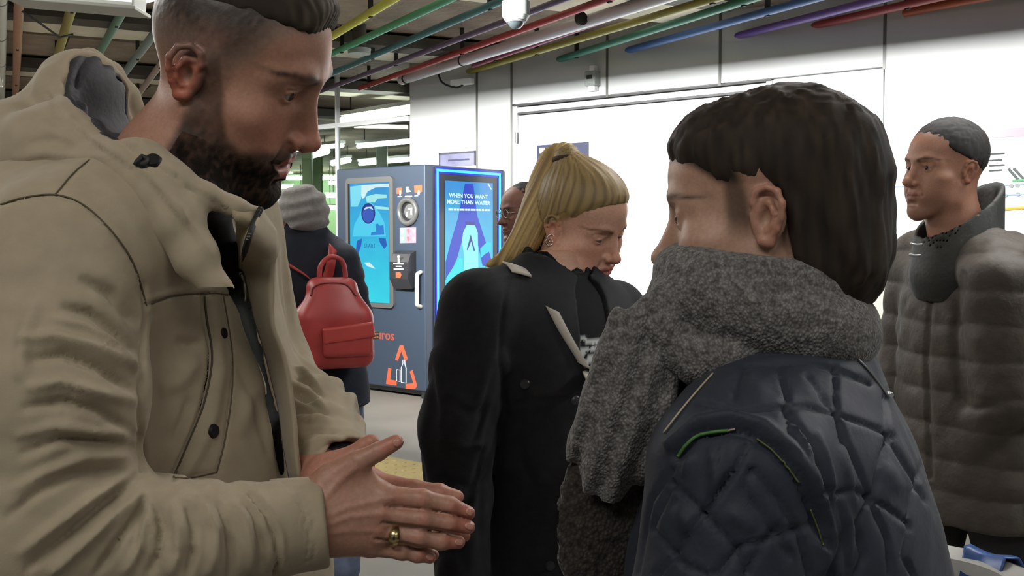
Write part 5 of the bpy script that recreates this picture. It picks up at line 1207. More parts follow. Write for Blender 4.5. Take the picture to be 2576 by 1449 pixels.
def blonde_col(q, V, base='84704c', hi='a8905f'):
    n = np.sin(q[:, 0] * 420 + q[:, 2] * 150 + 3 * vnoise(q * 40)) * .5 + .5
    C = mixc(np.tile(lin(base), (len(V), 1)), hi, .5 * n); return mixc(C, '5e4c32', .4 * ss(-n, -.28, -.1))
hs = SDF(); hs.u(xf(ell((0, -.016, .052), (.0795, .1005, .0960)), BM), 0); hs.u(xf(ell((0, .028, .066), (.068, .071, .072)), BM), .02)
hs.u(xf(ell((0, -.05, .010), (.070, .062, .075)), BM), .02)
hs.i(xf(lambda p: -(p[:, 2] - np.interp(p[:, 1], [-.2, -.05, -.015, .004, .03, .055, .08, .11], [-.09, -.062, .0, .022, .030, .052, .078, .095])), BM), .006)
knot = bl(0, -.078, .128)
hs.u(cap(bl(0, -.055, .110), knot, .034, .026), .015)
def b_str(p):
    q = (p - BC) @ BR / BS; d = q - A(0, -.078, .128); an = np.arctan2(d[:, 0], d[:, 1] + .02) ; 
    return .0005 * np.sin(an * 40 + 2 * vnoise(q * 20)) + .0003 * np.sin(an * 110 + 3 * vnoise(q * 30))
hs.disp(lambda p: (lambda q: -.0075 * (1 - ss(q[:, 2] - np.interp(q[:, 1], [-.2, -.05, -.015, .004, .03, .055, .08, .11], [-.09, -.062, .0, .022, .030, .052, .078, .095]), -.004, .030)) * ss(q[:, 1], -.04, .0))((p - BC) @ BR / BS)); hs.disp(b_str); V, Fc = mesh_sdf(hs, BC - .19, BC + .21, .003); q = (V - BC) @ BR / BS
add('hair', V, Fc, hair_m, b_root, cols=blonde_col(A(1, 1, 1) * np.c_[np.arctan2(q[:, 0], q[:, 1] + .08) * .12, q[:, 1], q[:, 2] * .2], V))
pt_ = SDF(); pc_ = [((1425, 392, 2.12), .026), ((1396, 410, 2.115), .031), ((1374, 470, 2.10), .034), ((1350, 540, 2.085), .034), ((1318, 606, 2.06), .028), ((1274, 648, 2.03), .016), ((1226, 668, 2.0), .004)]
cc = spl([np.r_[P(*a), r] for a, r in pc_], 16)
for a, b in zip(cc[:-1], cc[1:]): pt_.u(cap(a[:3], b[:3], a[3], b[3]), .012)
def p_str(p):
    u, v = proj(p); w = u + (v - 400) * .50 + 8 * vnoise(p * A(25, 25, 9)); return .0009 * np.sin(w * .33) + .0006 * np.sin(w * .8 + 1)
pt_.disp(p_str); V, Fc = mesh_sdf(pt_, P(1215, 690, 1.9) * A(1, 0, 1) + A(0, 1.88, 0), P(1500, 320, 2.1) * A(1, 0, 1) + A(0, 2.26, 0), .003); u, v = proj(V)
add('ponytail', V, Fc, hair_m, b_root, cols=blonde_col(np.c_[(u + (v - 400) * .5) * .0009, u * 0, v * 0 + 0], V, 'a08655', 'c9ae74'))
th = np.linspace(0, 2 * math.pi, 25); kd = bl(0, -.3, .55) - bl(0, 0, 0); kd /= np.linalg.norm(kd); k1 = np.cross(kd, [0, 1, 0]); k1 /= np.linalg.norm(k1); k2 = np.cross(kd, k1)
MB().tube([knot + (k1 * math.cos(a) + k2 * math.sin(a)) * .026 for a in th], .006, 8, cap=False).build('hair_tie', mat('tie_brown', '3a2c1c', rough=.8), b_root, smooth=True)
silver = mat('silver', 'd8d4cc', rough=.2, metal=1)
for (x_, z_) in ((.080, -.018), (.083, -.026)):
    e_ = bl(x_, -.004, z_); MB().tube([e_ + A(.007 * math.cos(a), -.003, .007 * math.sin(a)) for a in th], .0014, 6, cap=False).build('earring', silver, b_root, smooth=True)
# black jacket, high collar, top with white print, jeans
bj = mat('jacket_black', attr=True, rough=.92, nscale=60, namt=.14, bscale=420, bamt=.4, bdist=.0008, spec=.12)
j = SDF(); j.u(column(b_rows, BF, .02), 0); j.u(cap(P(1215, 775, 1.88), P(1340, 730, 1.97), .070, .06), .05); j.u(cap(A(.19, 2.12, 1.29), A(.12, 2.03, 1.33), .062, .052), .05)
sl = SDF(); sl.chain(b_arm, [.075, .066, .052], .02); sl.disp(sleeve_folds(b_arm[0], b_arm[2], .0055, 4.5, 3.3, .1, .95)); sl.bc = b_arm[1]; sl.br = .4; j.u(sl, .012)
s2 = SDF(); s2.chain(b_arm2, [.072, .064, .052], .02); s2.bc = b_arm2[1]; s2.br = .4; j.u(s2, .012)
Vq, Fq = mesh_sdf(j, (-.30, 1.68, .76), (.52, 2.35, 1.45), .016); pre = bvh_of(Vq, Fq)
sl_ = [hit(pre, *t)[0] for t in ((1490, 745), (1498, 800), (1505, 880), (1520, 980), (1530, 1080))]
for a, b in zip(sl_[:-1], sl_[1:]): j.s(cap(a, b, .040, .040), .006)
j.s(cap(P(1402, 640, 2.0), P(1402, 760, 2.0), .070, .062), .01)
V, Fc = mesh_sdf(j, (-.30, 1.68, .76), (.52, 2.35, 1.45), .006); N = vnormals(V, Fc)
V = V + N * strokes(V, N, [([(1185, 735), (1240, 705), (1300, 690), (1380, 720)], 5, .003, 1), ([(1280, 700), (1262, 800), (1258, 900), (1275, 1050)], 6, -.005, 0), ([(1270, 1020), (1380, 1005), (1480, 1010)], 4, -.003, 0), ([(1370, 780), (1420, 900), (1460, 1010)], 4, -.002, 0), ([(1120, 1000), (1180, 1040), (1250, 1030)], 12, -.005, 1), ([(1110, 1100), (1180, 1130), (1250, 1100)], 12, .005, 1), ([(1100, 1200), (1180, 1230), (1240, 1200)], 12, -.005, 1), ([(1300, 1100), (1350, 1250), (1360, 1400)], 12, -.004, 1)])[:, None]
jk = add('jacket', V, Fc, bj, b_root, cols=np.tile(lin('1c1c1d'), (len(V), 1)), label='black jacket'); jb = bvh_of(V, Fc)
co = SDF(); co.u(cap(P(1402, 775, 2.0), P(1394, 672, 2.03), .078, .070), 0); co.s(cap(P(1406, 790, 2.0), P(1404, 600, 2.03), .062, .060), .004); co.disp(lambda p: .002 * vnoise(p * 40)); V, Fc = mesh_sdf(co, P(1402, 730, 2.0) - .12, P(1402, 730, 2.0) + .12, .0035); add('collar', V, Fc, mat('jacket_black'), jk, cols=np.tile(lin('1d1d1d'), (len(V), 1)))
tp_ = SDF(); tp_.u(column(shr(b_rows, .008), BF), 0); tp_.s(cap(P(1402, 640, 2.0), P(1402, 760, 2.0), .055, .05), .01); V, Fc = mesh_sdf(tp_, (-.2, 1.75, .78), (.42, 2.3, 1.43), .007)
u, v = proj(V); pr = ss(v, 845, 852) * ss(-v, -1000, -985) * ss(u, 1445, 1455); strp = (np.sin(v * .9 + 5 * vnoise(np.c_[u * .02, v * .02, u * 0]) ) > -.1 - .7 * ss(v, 900, 950)) * pr
add('top', V, Fc, mat('top_print', attr=True, rough=.95, spec=.08), b_root, cols=mixc(np.tile(lin('101011'), (len(V), 1)), 'c9cfcd', strp), label='black top with white brushed print')
strapm = mat('strap_white', 'b9b3a8', rough=.8)
tb = bvh_of(V, Fc)
c1 = on_curve(jb, [(1387, 778), (1420, 840), (1455, 900), (1470, 925)], 12, .003) + [P(1490, 960, 1.83), P(1515, 1010, 1.82), P(1570, 1120, 1.85)]
c1 = spl(c1, 26); rows = [[p - A(.012, 0, -.006), p - A(0, .002, 0), p + A(.012, 0, -.006)] for p in c1]
sb_ = tag(thing('shoulder_bag', 'white bag strap across the chest of the blonde woman', 'bag', P(1600, 1160, 1.86)))
V_, F_ = loft(rows, .003); add('strap', V_, F_, strapm, sb_)
c2 = on_curve(jb, [(1288, 668), (1300, 676), (1312, 692)], 8, .003)
if len(c2) > 3: V_, F_ = loft([[p - A(.018, 0, -.004), p - A(0, .003, 0), p + A(.018, 0, -.006)] for p in c2], .003); add('strap', V_, F_, strapm, sb_)
MB().box(P(1640, 1210, 1.86), (.20, .07, .15), bev=.015).build('pouch', mat('bag_black', '1b1b1d', rough=.6), sb_)
for (u, v) in ((1320, 967), (1448, 1008), (1385, 1424)):
    p_, n_ = hit(jb, u, v)
    if p_ is not None: n_ = n_ if n_ @ (p_ - CAMP) < 0 else -n_; smooth_by_angle(MB().disc(p_, n_, .010, .003, 16, .008).build('button', mat('button_dark', '3a3a3c', rough=.35, metal=.5), jk))
jn = SDF()
for sg in (1, -1):
    a = bh + bs_ * .08 * sg; jn.u(cap(a + A(0, 0, .06), a + A(.0, 0, -.36), .096, .066), .03); jn.u(cap(a + A(0, 0, -.36), a + A(0, .0, -.72), .064, .056), .02)
jn.disp(lambda p: .003 * vnoise(p * 20)); V, Fc = mesh_sdf(jn, (-.25, 1.75, .02), (.40, 2.25, .92), .012); add('jeans', V, Fc, mat('denim', '3c4a60', rough=.9, nscale=30, namt=.2), b_root)
def shoes(root, pts, m, r=.046):
    for a, b in pts:
        s = SDF(); s.u(cap(a, b, r, r * .82), 0); s.i(plane((0, 0, .004), (0, 0, -1)), .004); V, Fc = mesh_sdf(s, np.minimum(a, b) - .08, np.maximum(a, b) + .08, .009); add('shoe', V, Fc, m, root)
sneak = mat('shoe_dark', '1d1d1f', rough=.5)
shoes(b_root, [(bh + bs_ * .08 * s_ + A(0, 0, -.765), bh + bs_ * .08 * s_ + A(.13, -.1, -.772)) for s_ in (1, -1)], sneak)
# ================================================================ person in the navy quilted jacket, seen from the side and behind
n_root = thing('person', 'dark haired person in a navy quilted jacket with a grey knitted scarf, turned away', 'person', (.27, 1.0, 0))
NFd = A(-.92, .37, -.10); NFd /= np.linalg.norm(NFd); NR = frame(NFd); NSc = .96; NC = P(1938, 560, 1.0); NM = M4(NR, NC, NSc)
nl_ = lambda x, y, z: NM[:3, :3] @ A(x, y, z) + NC
NBF = (-.95, .31); nsd = A(NBF[1], -NBF[0], 0)
n_rows = [(.62, .272, 1.0, .165, .20), (.85, .270, 1.0, .165, .20), (1.0, .268, 1.0, .163, .19), (1.12, .266, 1.0, .158, .185), (1.196, .265, 1.0, .140, .18), (1.254, .270, 1.0, .116, .165), (1.300, .272, 1.0, .088, .13), (1.335, .275, 1.0, .062, .085), (1.36, .277, 1.0, .045, .055)]
n_arm = [P(1868, 1190, .872), P(1815, 1560, .850), P(1640, 1760, .90)]
n_arm2 = [P(2060, 1040, 1.165), P(2090, 1500, 1.19), P(1900, 1760, 1.2)]
low = SDF(); low.u(column(shr(n_rows, .03), NBF), 0); nh = A(.27, 1.0, .80)
for sg in (1, -1):
    a = nh + nsd * .08 * sg; low.u(cap(a, a + A(.0, 0, -.36), .085, .058), .02); low.u(cap(a + A(0, 0, -.36), a + A(0, .0, -.74), .055, .04), .02); low.u(cap(a + A(0, 0, -.765), a + A(-.16, .05, -.772), .034, .028), .02)
low.chain(n_arm, [.04, .034, .026], .02); low.chain(n_arm2, [.04, .034, .026], .02)
low_hand(low, n_arm[2], (-.9, .1, -.3)); low_hand(low, n_arm2[2], (-.9, .1, -.3))
def paint_n(q, V, C):
    x, y, z = np.abs(q[:, 0]), q[:, 1], q[:, 2]; lips, brow, lash, sock_shade, ear = head_masks(q)
    C = mixc(C, 'a8705c', ear * .5); C = mixc(C, '9a5a50', lips * .8); C = mixc(C, '2a2019', brow * .85); C = mixc(C, '1c1410', lash * .8); C = mixc(C, '231d18', .7 * ss(y, .004, .014) * ss(-y, -.036, -.026) * ss(z, -.020, .010) * ss(x, .05, .06) * (1 - ear)); return mixc(C, '231d18', ss(z - np.interp(y, [-.2, -.035, -.024, .010, .036, .06, .085, .12], [-.13, -.12, .026, .030, .034, .052, .062, .075]), .002, .014) * (1 - ear))
body_mesh(None, NM, NSc, dict(open=0, nose=.9, brow=.7, chin=.9, jaw=.95), [(nl_(0, -.03, -.04), P(1985, 800, 1.0), .052, .055), (P(1985, 800, 1.0), P(1990, 900, 1.0), .055, .06)], low, (-.02, .70, -.02), (.56, 1.40, 1.40), .0030, .014, paint_n, n_root, 'a98570')
for sx in (1, -1): eyeball('eye', NM, sx, (.0, 1, 0), n_root)
hs = SDF(); hs.u(xf(ell((0, -.018, .050), (.0805, .1025, .0865)), NM), 0); hs.u(xf(ell((0, -.050, -.020), (.074, .066, .085)), NM), .03); hs.u(xf(ell((0, .04, .075), (.066, .058, .050)), NM), .02)
hs.i(xf(lambda p: -(p[:, 2] - np.interp(p[:, 1], [-.2, -.035, -.024, .010, .036, .06, .085, .12], [-.13, -.12, .026, .030, .034, .052, .062, .075])), NM), .006)
def n_str(p):
    q = (p - NC) @ NR / NSc; w = np.arctan2(q[:, 0], q[:, 1] * .4 - q[:, 2] * .2 + .05); return .0022 * vnoise(q * A(85, 85, 22) + 2 * vnoise(q * 14)[:, None]) + .0013 * vnoise(q * A(210, 210, 40))
hs.disp(lambda p: (lambda q: -.006 * (1 - ss(q[:, 2] - np.interp(q[:, 1], [-.2, -.035, -.024, .010, .036, .06, .085, .12], [-.13, -.12, .026, .030, .034, .052, .062, .075]), -.004, .025)) * ss(q[:, 1], -.03, .0))((p - NC) @ NR / NSc)); hs.disp(n_str); V, Fc = mesh_sdf(hs, NC - .21, NC + .20, .0034); q = (V - NC) @ NR / NSc
add('hair', V, Fc, mat('hair_dark'), n_root, cols=mixc(np.tile(lin('231d18'), (len(V), 1)), '3a3026', np.clip(.3 + .6 * vnoise(q * A(200, 200, 30)), 0, 1)))
# jacket with stitched diamonds
navy = mat('navy_quilt', attr=True, rough=.60, nscale=30, namt=.08, bscale=160, bamt=.35, bdist=.0012, spec=.22, sheen=.06)
j = SDF(); j.u(column(n_rows, NBF, .02), 0); j.u(cap(P(1900, 1120, .90), P(1990, 960, .985), .075, .06), .06); j.u(cap(P(2070, 1010, 1.15), P(2010, 930, 1.03), .06, .05), .05)
sl = SDF(); sl.chain(n_arm, [.082, .074, .052], .02); sl.bc = (n_arm[0] + n_arm[2]) / 2; sl.br = .45; j.u(sl, .010)
s2 = SDF(); s2.chain(n_arm2, [.078, .072, .055], .02); s2.bc = n_arm2[1]; s2.br = .5; j.u(s2, .014)
j.s(cap(P(1985, 700, 1.0), P(1985, 880, 1.0), .085, .060), .012)
V, Fc = mesh_sdf(j, (-.05, .68, .66), (.58, 1.40, 1.40), .0038); N = vnormals(V, Fc); u, v = proj(V)
arm = ss(-(cap(n_arm[0] + A(0, -.0, 0), n_arm[1], .085, .08)(V)), -.006, .004) * ss(-V[:, 1], -.93, -.89)
ql = []
g = lambda pts, w=6, a=-.0052: ql.append((pts, w, a, 0))
# yoke and back quilting, traced
g([(1870, 920), (1960, 910), (2050, 915), (2130, 940), (2190, 965)]); g([(1760, 1015), (1850, 1035), (1935, 1025), (2020, 1020), (2110, 1040), (2200, 1075), (2250, 1100)]); g([(1955, 915), (1980, 990), (1978, 1030), (1990, 1090)]); g([(2100, 920), (2105, 980), (2110, 1045), (2125, 1110)]); g([(1865, 930), (1850, 1000)])
g([(2030, 945), (2060, 985), (2090, 1020)], 8, -.004); g([(1985, 1030), (2040, 1120), (2070, 1240)], 7, -.006); g([(2110, 1050), (2150, 1150), (2190, 1250)]); g([(2230, 1000), (2235, 1100), (2200, 1240), (2150, 1320)]); g([(2060, 1240), (2150, 1235), (2230, 1275), (2290, 1320)]); g([(2150, 1320), (2170, 1400), (2150, 1449)]); g([(2290, 1320), (2300, 1240), (2320, 1170)]); g([(2290, 1325), (2270, 1400), (2300, 1449)]); g([(2190, 1255), (2230, 1360), (2240, 1449)]); g([(2080, 1260), (2100, 1360), (2085, 1449)], 8, -.006); g([(2235, 1095), (2290, 1190), (2330, 1260)])
ql += [([(1995, 1060), (2030, 1130), (2055, 1210)], 10, .006, 1), ([(2050, 1080), (2080, 1180), (2095, 1260)], 10, .006, 1), ([(2120, 1120), (2140, 1220), (2150, 1300)], 12, .004, 1), ([(2115, 1250), (2135, 1330), (2130, 1420)], 12, .006, 1), ([(2060, 1330), (2070, 1400), (2060, 1449)], 10, .006, 1)]
# armhole roll and sleeve diamonds
ql += [([(1690, 1120), (1760, 1062), (1840, 1045), (1920, 1070), (1990, 1130), (2050, 1220), (2090, 1320), (2100, 1440)], 16, .009, 0), ([(1702, 1148), (1750, 1095), (1830, 1082), (1880, 1092), (1945, 1132), (2005, 1205), (2045, 1290), (2070, 1370)], 8, -.008, 0)]
for pts in ([(1690, 1180), (1640, 1260), (1620, 1340), (1600, 1449)], [(1690, 1215), (1770, 1290), (1850, 1180), (1880, 1120)], [(1890, 1180), (1960, 1260), (2010, 1340), (2035, 1449)], [(1690, 1215), (1640, 1330), (1720, 1420), (1780, 1449)], [(1770, 1290), (1700, 1390), (1650, 1449)], [(1770, 1290), (1850, 1380), (1880, 1449)], [(1885, 1185), (1870, 1240), (1940, 1330), (1990, 1400)], [(1960, 1320), (1900, 1400), (1870, 1449)], [(2040, 1320), (1950, 1350), (1860, 1375), (1800, 1449)], [(1850, 1180), (1800, 1240), (1770, 1290)]): g(pts, 6, -.0052)
for pts in ([(1790, 1120), (1800, 1200), (1785, 1260)], [(1820, 1110), (1815, 1190), (1790, 1270)], [(1740, 1140), (1720, 1200)]): ql.append((pts, 9, .0045, 1))
ql += [([(1700, 1270), (1740, 1340)], 22, .005, 1), ([(1830, 1280), (1900, 1330)], 22, .005, 1), ([(2230, 1160), (2260, 1240)], 20, .004, 1), ([(2000, 950), (2060, 1000)], 20, .003, 1), ([(1880, 960), (1930, 1000)], 20, .003, 1)]
N = smooth_attr(Fc, N, 3); N /= np.linalg.norm(N, axis=1)[:, None]
V = V + N * strokes(V, N, [(p_, w_, a_ * (.92 if a_ < 0 else .95), t_) for p_, w_, a_, t_ in ql])[:, None] + N * (.0016 * vnoise(V * 26) + .0008 * vnoise(V * 60))[:, None]
far_ = ss(V[:, 1], 1.06, 1.12) * 0
njk = add('quilted_jacket', V, Fc, navy, n_root, cols=mixc(np.tile(lin('2b303a'), (len(V), 1)), '223660', ss(V[:, 1], 1.04, 1.12) * .8), label='navy quilted jacket'); nb = bvh_of(V, Fc)  # bluish glow on the far side is painted into the colour
def piping(px, r, m, nm, lift=.0012, n=30, bv=None):
    c = on_curve(bv or nb, px, n, lift)
    if len(c) > 3: return MB().tube(c, r, 6).build(nm, m, njk, smooth=True)
gp = mat('piping_green', '456f38', rough=.5); cp = mat('piping_cream', 'a89c84', rough=.5)
piping([(1704, 1148), (1725, 1118), (1755, 1094), (1800, 1084), (1832, 1081)], .0015, gp, 'piping'); piping([(1905, 1102), (1945, 1132), (1985, 1178), (2010, 1212)], .0009, mat('piping_olive', '50562e', rough=.5), 'piping'); piping([(2040, 1280), (2058, 1330), (2068, 1372)], .0008, mat('piping_olive', '50562e'), 'piping')
piping([(1795, 942), (1765, 975), (1720, 1028), (1672, 1090)], .0009, cp, 'piping'); z_ = piping([(2118, 878), (2150, 900), (2185, 935), (2215, 975), (2225, 990)], .0011, mat('zip_silver', 'b4b6b8', rough=.3, metal=.8), 'collar_zip'); piping([(1832, 1081), (1850, 1078)], .0009, cp, 'piping')
piping([(2232, 992), (2236, 1000)], .004, mat('zip_silver', 'b4b6b8'), 'zip_stop')
# trousers and shoes below the frame
jn = SDF()
for sg in (1, -1):
    a = nh + nsd * .08 * sg; jn.u(cap(a + A(0, 0, .02), a + A(.0, 0, -.36), .098, .068), .03); jn.u(cap(a + A(0, 0, -.36), a + A(0, .0, -.72), .066, .058), .02)
V, Fc = mesh_sdf(jn, (.0, .70, .02), (.54, 1.30, .92), .013); add('trousers', V, Fc, mat('trouser_dark', '20222a', rough=.9), n_root)
shoes(n_root, [(nh + nsd * .08 * s_ + A(0, 0, -.765), nh + nsd * .08 * s_ + A(-.16, .05, -.772)) for s_ in (1, -1)], sneak)
us = SDF(); us.u(cap(P(1745, 930, .985), P(1690, 1090, .985), .034, .040), 0); us.u(cap(P(1745, 930, .985), P(1850, 900, 1.0), .034, .04), .02); V, Fc = mesh_sdf(us, P(1650, 1150, .9) * A(1, 0, 1) + A(0, .9, 0), P(1900, 850, 1.0) * A(1, 0, 1) + A(.02, 1.08, .03), .006); add('undershirt', V, Fc, black_cloth, n_root)
# scarf: coil round the neck, knot, hanging ends
def knit_mat(name, col, sc):
    m = mat(name, col, rough=.95, spec=.1, sheen=.25); nt = m.node_tree; N_ = nt.nodes; L_ = nt.links; b_ = N_['Principled BSDF']
    tc = N_.new('ShaderNodeTexCoord'); no = N_.new('ShaderNodeTexNoise'); no.inputs['Scale'].default_value = 35; L_.new(tc.outputs['Object'], no.inputs['Vector'])
    ad = N_.new('ShaderNodeVectorMath'); ad.operation = 'MULTIPLY_ADD'; ad.inputs[1].default_value = (.004, .004, .004); L_.new(no.outputs['Color'], ad.inputs[0]); L_.new(tc.outputs['Object'], ad.inputs[2])
    mp = N_.new('ShaderNodeMapping'); mp.inputs['Scale'].default_value = (sc, sc * .8, sc * .8); mp.inputs['Rotation'].default_value = (0, .2, 0); L_.new(ad.outputs[0], mp.inputs[0])
    vo = N_.new('ShaderNodeTexVoronoi'); vo.inputs['Scale'].default_value = 1; L_.new(mp.outputs[0], vo.inputs['Vector'])
    n2 = N_.new('ShaderNodeTexNoise'); n2.inputs['Scale'].default_value = 150; n2.inputs['Detail'].default_value = 4; L_.new(tc.outputs['Object'], n2.inputs['Vector'])
    r = N_.new('ShaderNodeMapRange'); r.inputs[1].default_value = .15; r.inputs[2].default_value = .75; r.inputs[3].default_value = 1.25; r.inputs[4].default_value = .68; L_.new(vo.outputs['Distance'], r.inputs[0])
    r2 = N_.new('ShaderNodeMapRange'); r2.inputs[1].default_value = .35; r2.inputs[2].default_value = .65; r2.inputs[3].default_value = .6; r2.inputs[4].default_value = 1.4; L_.new(n2.outputs['Fac'], r2.inputs[0])
    mu = N_.new('ShaderNodeMath'); mu.operation = 'MULTIPLY'; L_.new(r.outputs[0], mu.inputs[0]); L_.new(r2.outputs[0], mu.inputs[1])
    sv = N_.new('ShaderNodeVectorMath'); sv.operation = 'SCALE'; sv.inputs[0].default_value = lin(col); L_.new(mu.outputs[0], sv.inputs['Scale']); L_.new(sv.outputs[0], b_.inputs['Base Color'])
    bp = N_.new('ShaderNodeBump'); bp.inputs['Strength'].default_value = .8; bp.inputs['Distance'].default_value = .002; bp.invert = True; L_.new(vo.outputs['Distance'], bp.inputs['Height']); L_.new(bp.outputs[0], b_.inputs['Normal'])
    return m
knit = knit_mat('scarf_knit', '6a6866', 400)
def knitd(p): return .0016 * vnoise(p * 32) + .0008 * vnoise(p * 80)
sc = SDF(); th = np.linspace(0, 2 * math.pi, 22); ctr = P(1915, 790, 1.0)
ring_ = [ctr + A(.074 * math.cos(t), .074 * math.sin(t), .006 * math.sin(2 * t) - .010 * math.cos(t)) for t in th]
for a, b in zip(ring_[:-1], ring_[1:]): sc.u(cap(a, b, .036, .036), .01)
ring2 = [ctr + A(.070 * math.cos(t) - .006, .066 * math.sin(t), .034 - .008 * math.cos(t + .6)) for t in th]
for a, b in zip(ring2[:-1], ring2[1:]): sc.u(cap(a, b, .027, .027), .008)
for pts, rs in (([(1700, 860, .945), (1760, 905, .935), (1830, 900, .925), (1900, 870, .925)], [.020, .024, .022, .018]), ([(1690, 770, .96), (1660, 830, .945), (1690, 880, .94)], [.024, .020, .018])): sc.chain([P(*a) for a in pts], rs, .008)
sc.disp(knitd); V, Fc = mesh_sdf(sc, ctr - A(.17, .16, .09), ctr + A(.17, .16, .10), .0034)
V2 = []
sd_ = SDF(); 
for pts, rs in (([(1655, 805, .955), (1620, 840, .945), (1600, 930, .94), (1580, 1030, .94), (1555, 1130, .945), (1535, 1200, .95)], [.020, .030, .036, .040, .038, .026]), ([(1620, 830, .96), (1570, 880, .965), (1530, 1000, .97), (1490, 1120, .975), (1470, 1180, .98)], [.016, .018, .020, .020, .012])): sd_.chain([P(*a) for a in pts], rs, .012)
flat = lambda f: (lambda p: f(np.c_[p[:, 0], (p[:, 1] - .95) * 1.7 + .95, p[:, 2]]) * .7)
se = SDF(); fl = flat(sd_); fl.bc = None; se.u(fl, 0); se.disp(knitd); se.disp(lambda p: (lambda uv: .003 * np.sin((uv[0] + uv[1] * .32) * .085))(proj(p)))
Ve, Fe = mesh_sdf(se, P(1420, 1260, .95) * A(1, 0, 1) + A(0, .88, 0), P(1720, 760, .95) * A(1, 0, 1) + A(0, 1.02, 0), .0034)
Vs, Fs_ = join_meshes([(V, Fc), (Ve, Fe)])
scf = add('scarf', Vs, Fs_, knit, n_root, cols=np.tile(lin('6a6866'), (len(Vs), 1)), label='grey knitted scarf')
sd3 = SDF()
for pts, rs in (([(1505, 1190, .975), (1490, 1290, .98), (1480, 1400, .985)], [.030, .034, .030]), ([(1560, 1200, .97), (1545, 1300, .975), (1530, 1420, .98)], [.026, .028, .026])): sd3.chain([P(*a) for a in pts], rs, .010)
fl3 = lambda p: sd3(np.c_[p[:, 0], (p[:, 1] - .975) * 2.2 + .975, p[:, 2]]) * .6
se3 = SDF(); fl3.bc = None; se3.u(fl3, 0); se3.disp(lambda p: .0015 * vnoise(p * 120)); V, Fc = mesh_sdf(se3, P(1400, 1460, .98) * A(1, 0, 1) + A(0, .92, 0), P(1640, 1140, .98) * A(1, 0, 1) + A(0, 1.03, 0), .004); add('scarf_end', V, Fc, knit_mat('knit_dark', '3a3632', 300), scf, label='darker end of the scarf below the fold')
fm = MB()
for k_ in range(22):
    a = P(1440 + k_ * 6, 1405 + 5 * math.sin(k_ * 2.1), .985 - .0006 * k_); fm.tube([a, a - A(.002 * math.sin(k_), .0, .014), a - A(.004 * math.cos(k_ * 1.7), 0, .026)], .0016, 5)
f_ = fm.build('fringe', MATS['knit_dark'], scf, smooth=True); f_['kind'] = 'stuff'
# ================================================================ man in the brown quilted coat, at the right
m_root = thing('person', 'man with short dark hair in a brown quilted coat walking past the map', 'person', (1.19, 2.65, 0))
GR = np.array([[-0.3364, -0.9413, 0.0292], [0.9409, -0.3372, -0.0306], [0.0387, 0.0172, 0.9991]]); GS = .998; GC = P(2376, 437.5, 2.65); GM = M4(GR, GC, GS)
gl = lambda x, y, z: GM[:3, :3] @ A(x, y, z) + GC
GF = (-.93, -.36); gsd = A(GF[1], -GF[0], 0)
g_rows = [(.72, 1.185, 2.65, .155, .215), (.95, 1.185, 2.65, .150, .21), (1.15, 1.185, 2.65, .150, .215), (1.28, 1.190, 2.65, .145, .22), (1.37, 1.195, 2.65, .125, .20), (1.425, 1.20, 2.65, .100, .15), (1.455, 1.20, 2.65, .08, .10)]
g_arm = [P(2510, 715, 2.47), P(2530, 1000, 2.47), P(2440, 1150, 2.56)]; g_arm2 = [A(1.13, 2.85, 1.38), A(1.10, 2.88, 1.08), A(.98, 2.82, .86)]
low = SDF(); low.u(column(shr(g_rows, .03), GF), 0); gh = A(1.185, 2.65, .88)
for sg, st in ((1, .12), (-1, -.14)):
    a = gh + gsd * .09 * sg; kx = a + A(-.6 * st, -.2 * st, -.42); f_ = A(a[0] - st * 1.3, a[1] - st * .5, .05); low.u(cap(a, kx, .09, .06), .02); low.u(cap(kx, f_ + A(0, 0, .02), .058, .042), .02); low.u(cap(f_, f_ + A(-.17, -.06, -.01), .036, .030), .02)
low.chain(g_arm, [.04, .034, .026], .02); low.chain(g_arm2, [.04, .034, .026], .02); low_hand(low, g_arm[2], (-.4, -.1, -.9)); low_hand(low, g_arm2[2], (-.5, -.1, -.85))
def paint_g(q, V, C):
    x, y, z = np.abs(q[:, 0]), q[:, 1], q[:, 2]; lips, brow, lash, sock_shade, ear = head_masks(q); n = vnoise(q * 300)
    C = mixc(C, 'b0705a', ear * .5); C = mixc(C, '93584c', lips * .8); C = mixc(C, '6a4438', sock_shade * .5); C = mixc(C, '2a2019', brow * .85); C = mixc(C, '1c1410', lash * .8)  # includes shade painted into his eye sockets
    hz = np.interp(y, [-.2, -.03, .02, .05, .075, .10], [-.02, .02, .045, .062, .080, .088]); C = mixc(C, '23211f', np.clip(ss(z - hz, -.012, .05) * (1 + .1 * n), 0, .97))
    return mixc(C, '5a4438', .35 * ss(-z, .04, .07) * ss(y, .03, .05))
body_mesh(None, GM, GS, dict(open=0, nose=1.1, brow=1.1, chin=1.05), [(gl(0, -.03, -.04), P(2400, 560, 2.65), .056, .060), (P(2400, 560, 2.65), P(2410, 620, 2.65), .06, .07)], low, (.7, 2.2, -.02), (1.55, 3.1, 1.55), .0038, .011, paint_g, m_root, 'a97c66')
for sx in (1, -1): eyeball('eye', GM, sx, (.0, 1, 0), m_root)
hs = SDF(); hs.u(xf(ell((0, -.014, .0570), (.0815, .1045, .0890)), GM), 0); hs.i(xf(lambda p: -(p[:, 2] - np.interp(p[:, 1], [-.2, -.09, -.03, .02, .05, .075, .12], [-.01, .0, .024, .045, .062, .080, .092])), GM), .006); hs.disp(lambda p: .0014 * vnoise(p * 160))
V, Fc = mesh_sdf(hs, GC - .2, GC + .2, .0045); add('hair', V, Fc, mat('hair_dark'), m_root, cols=np.tile(lin('232120'), (len(V), 1)))
coat_m = mat('coat_brown', attr=True, rough=.62, nscale=20, namt=.10, bscale=70, bamt=.5, bdist=.004, spec=.3)
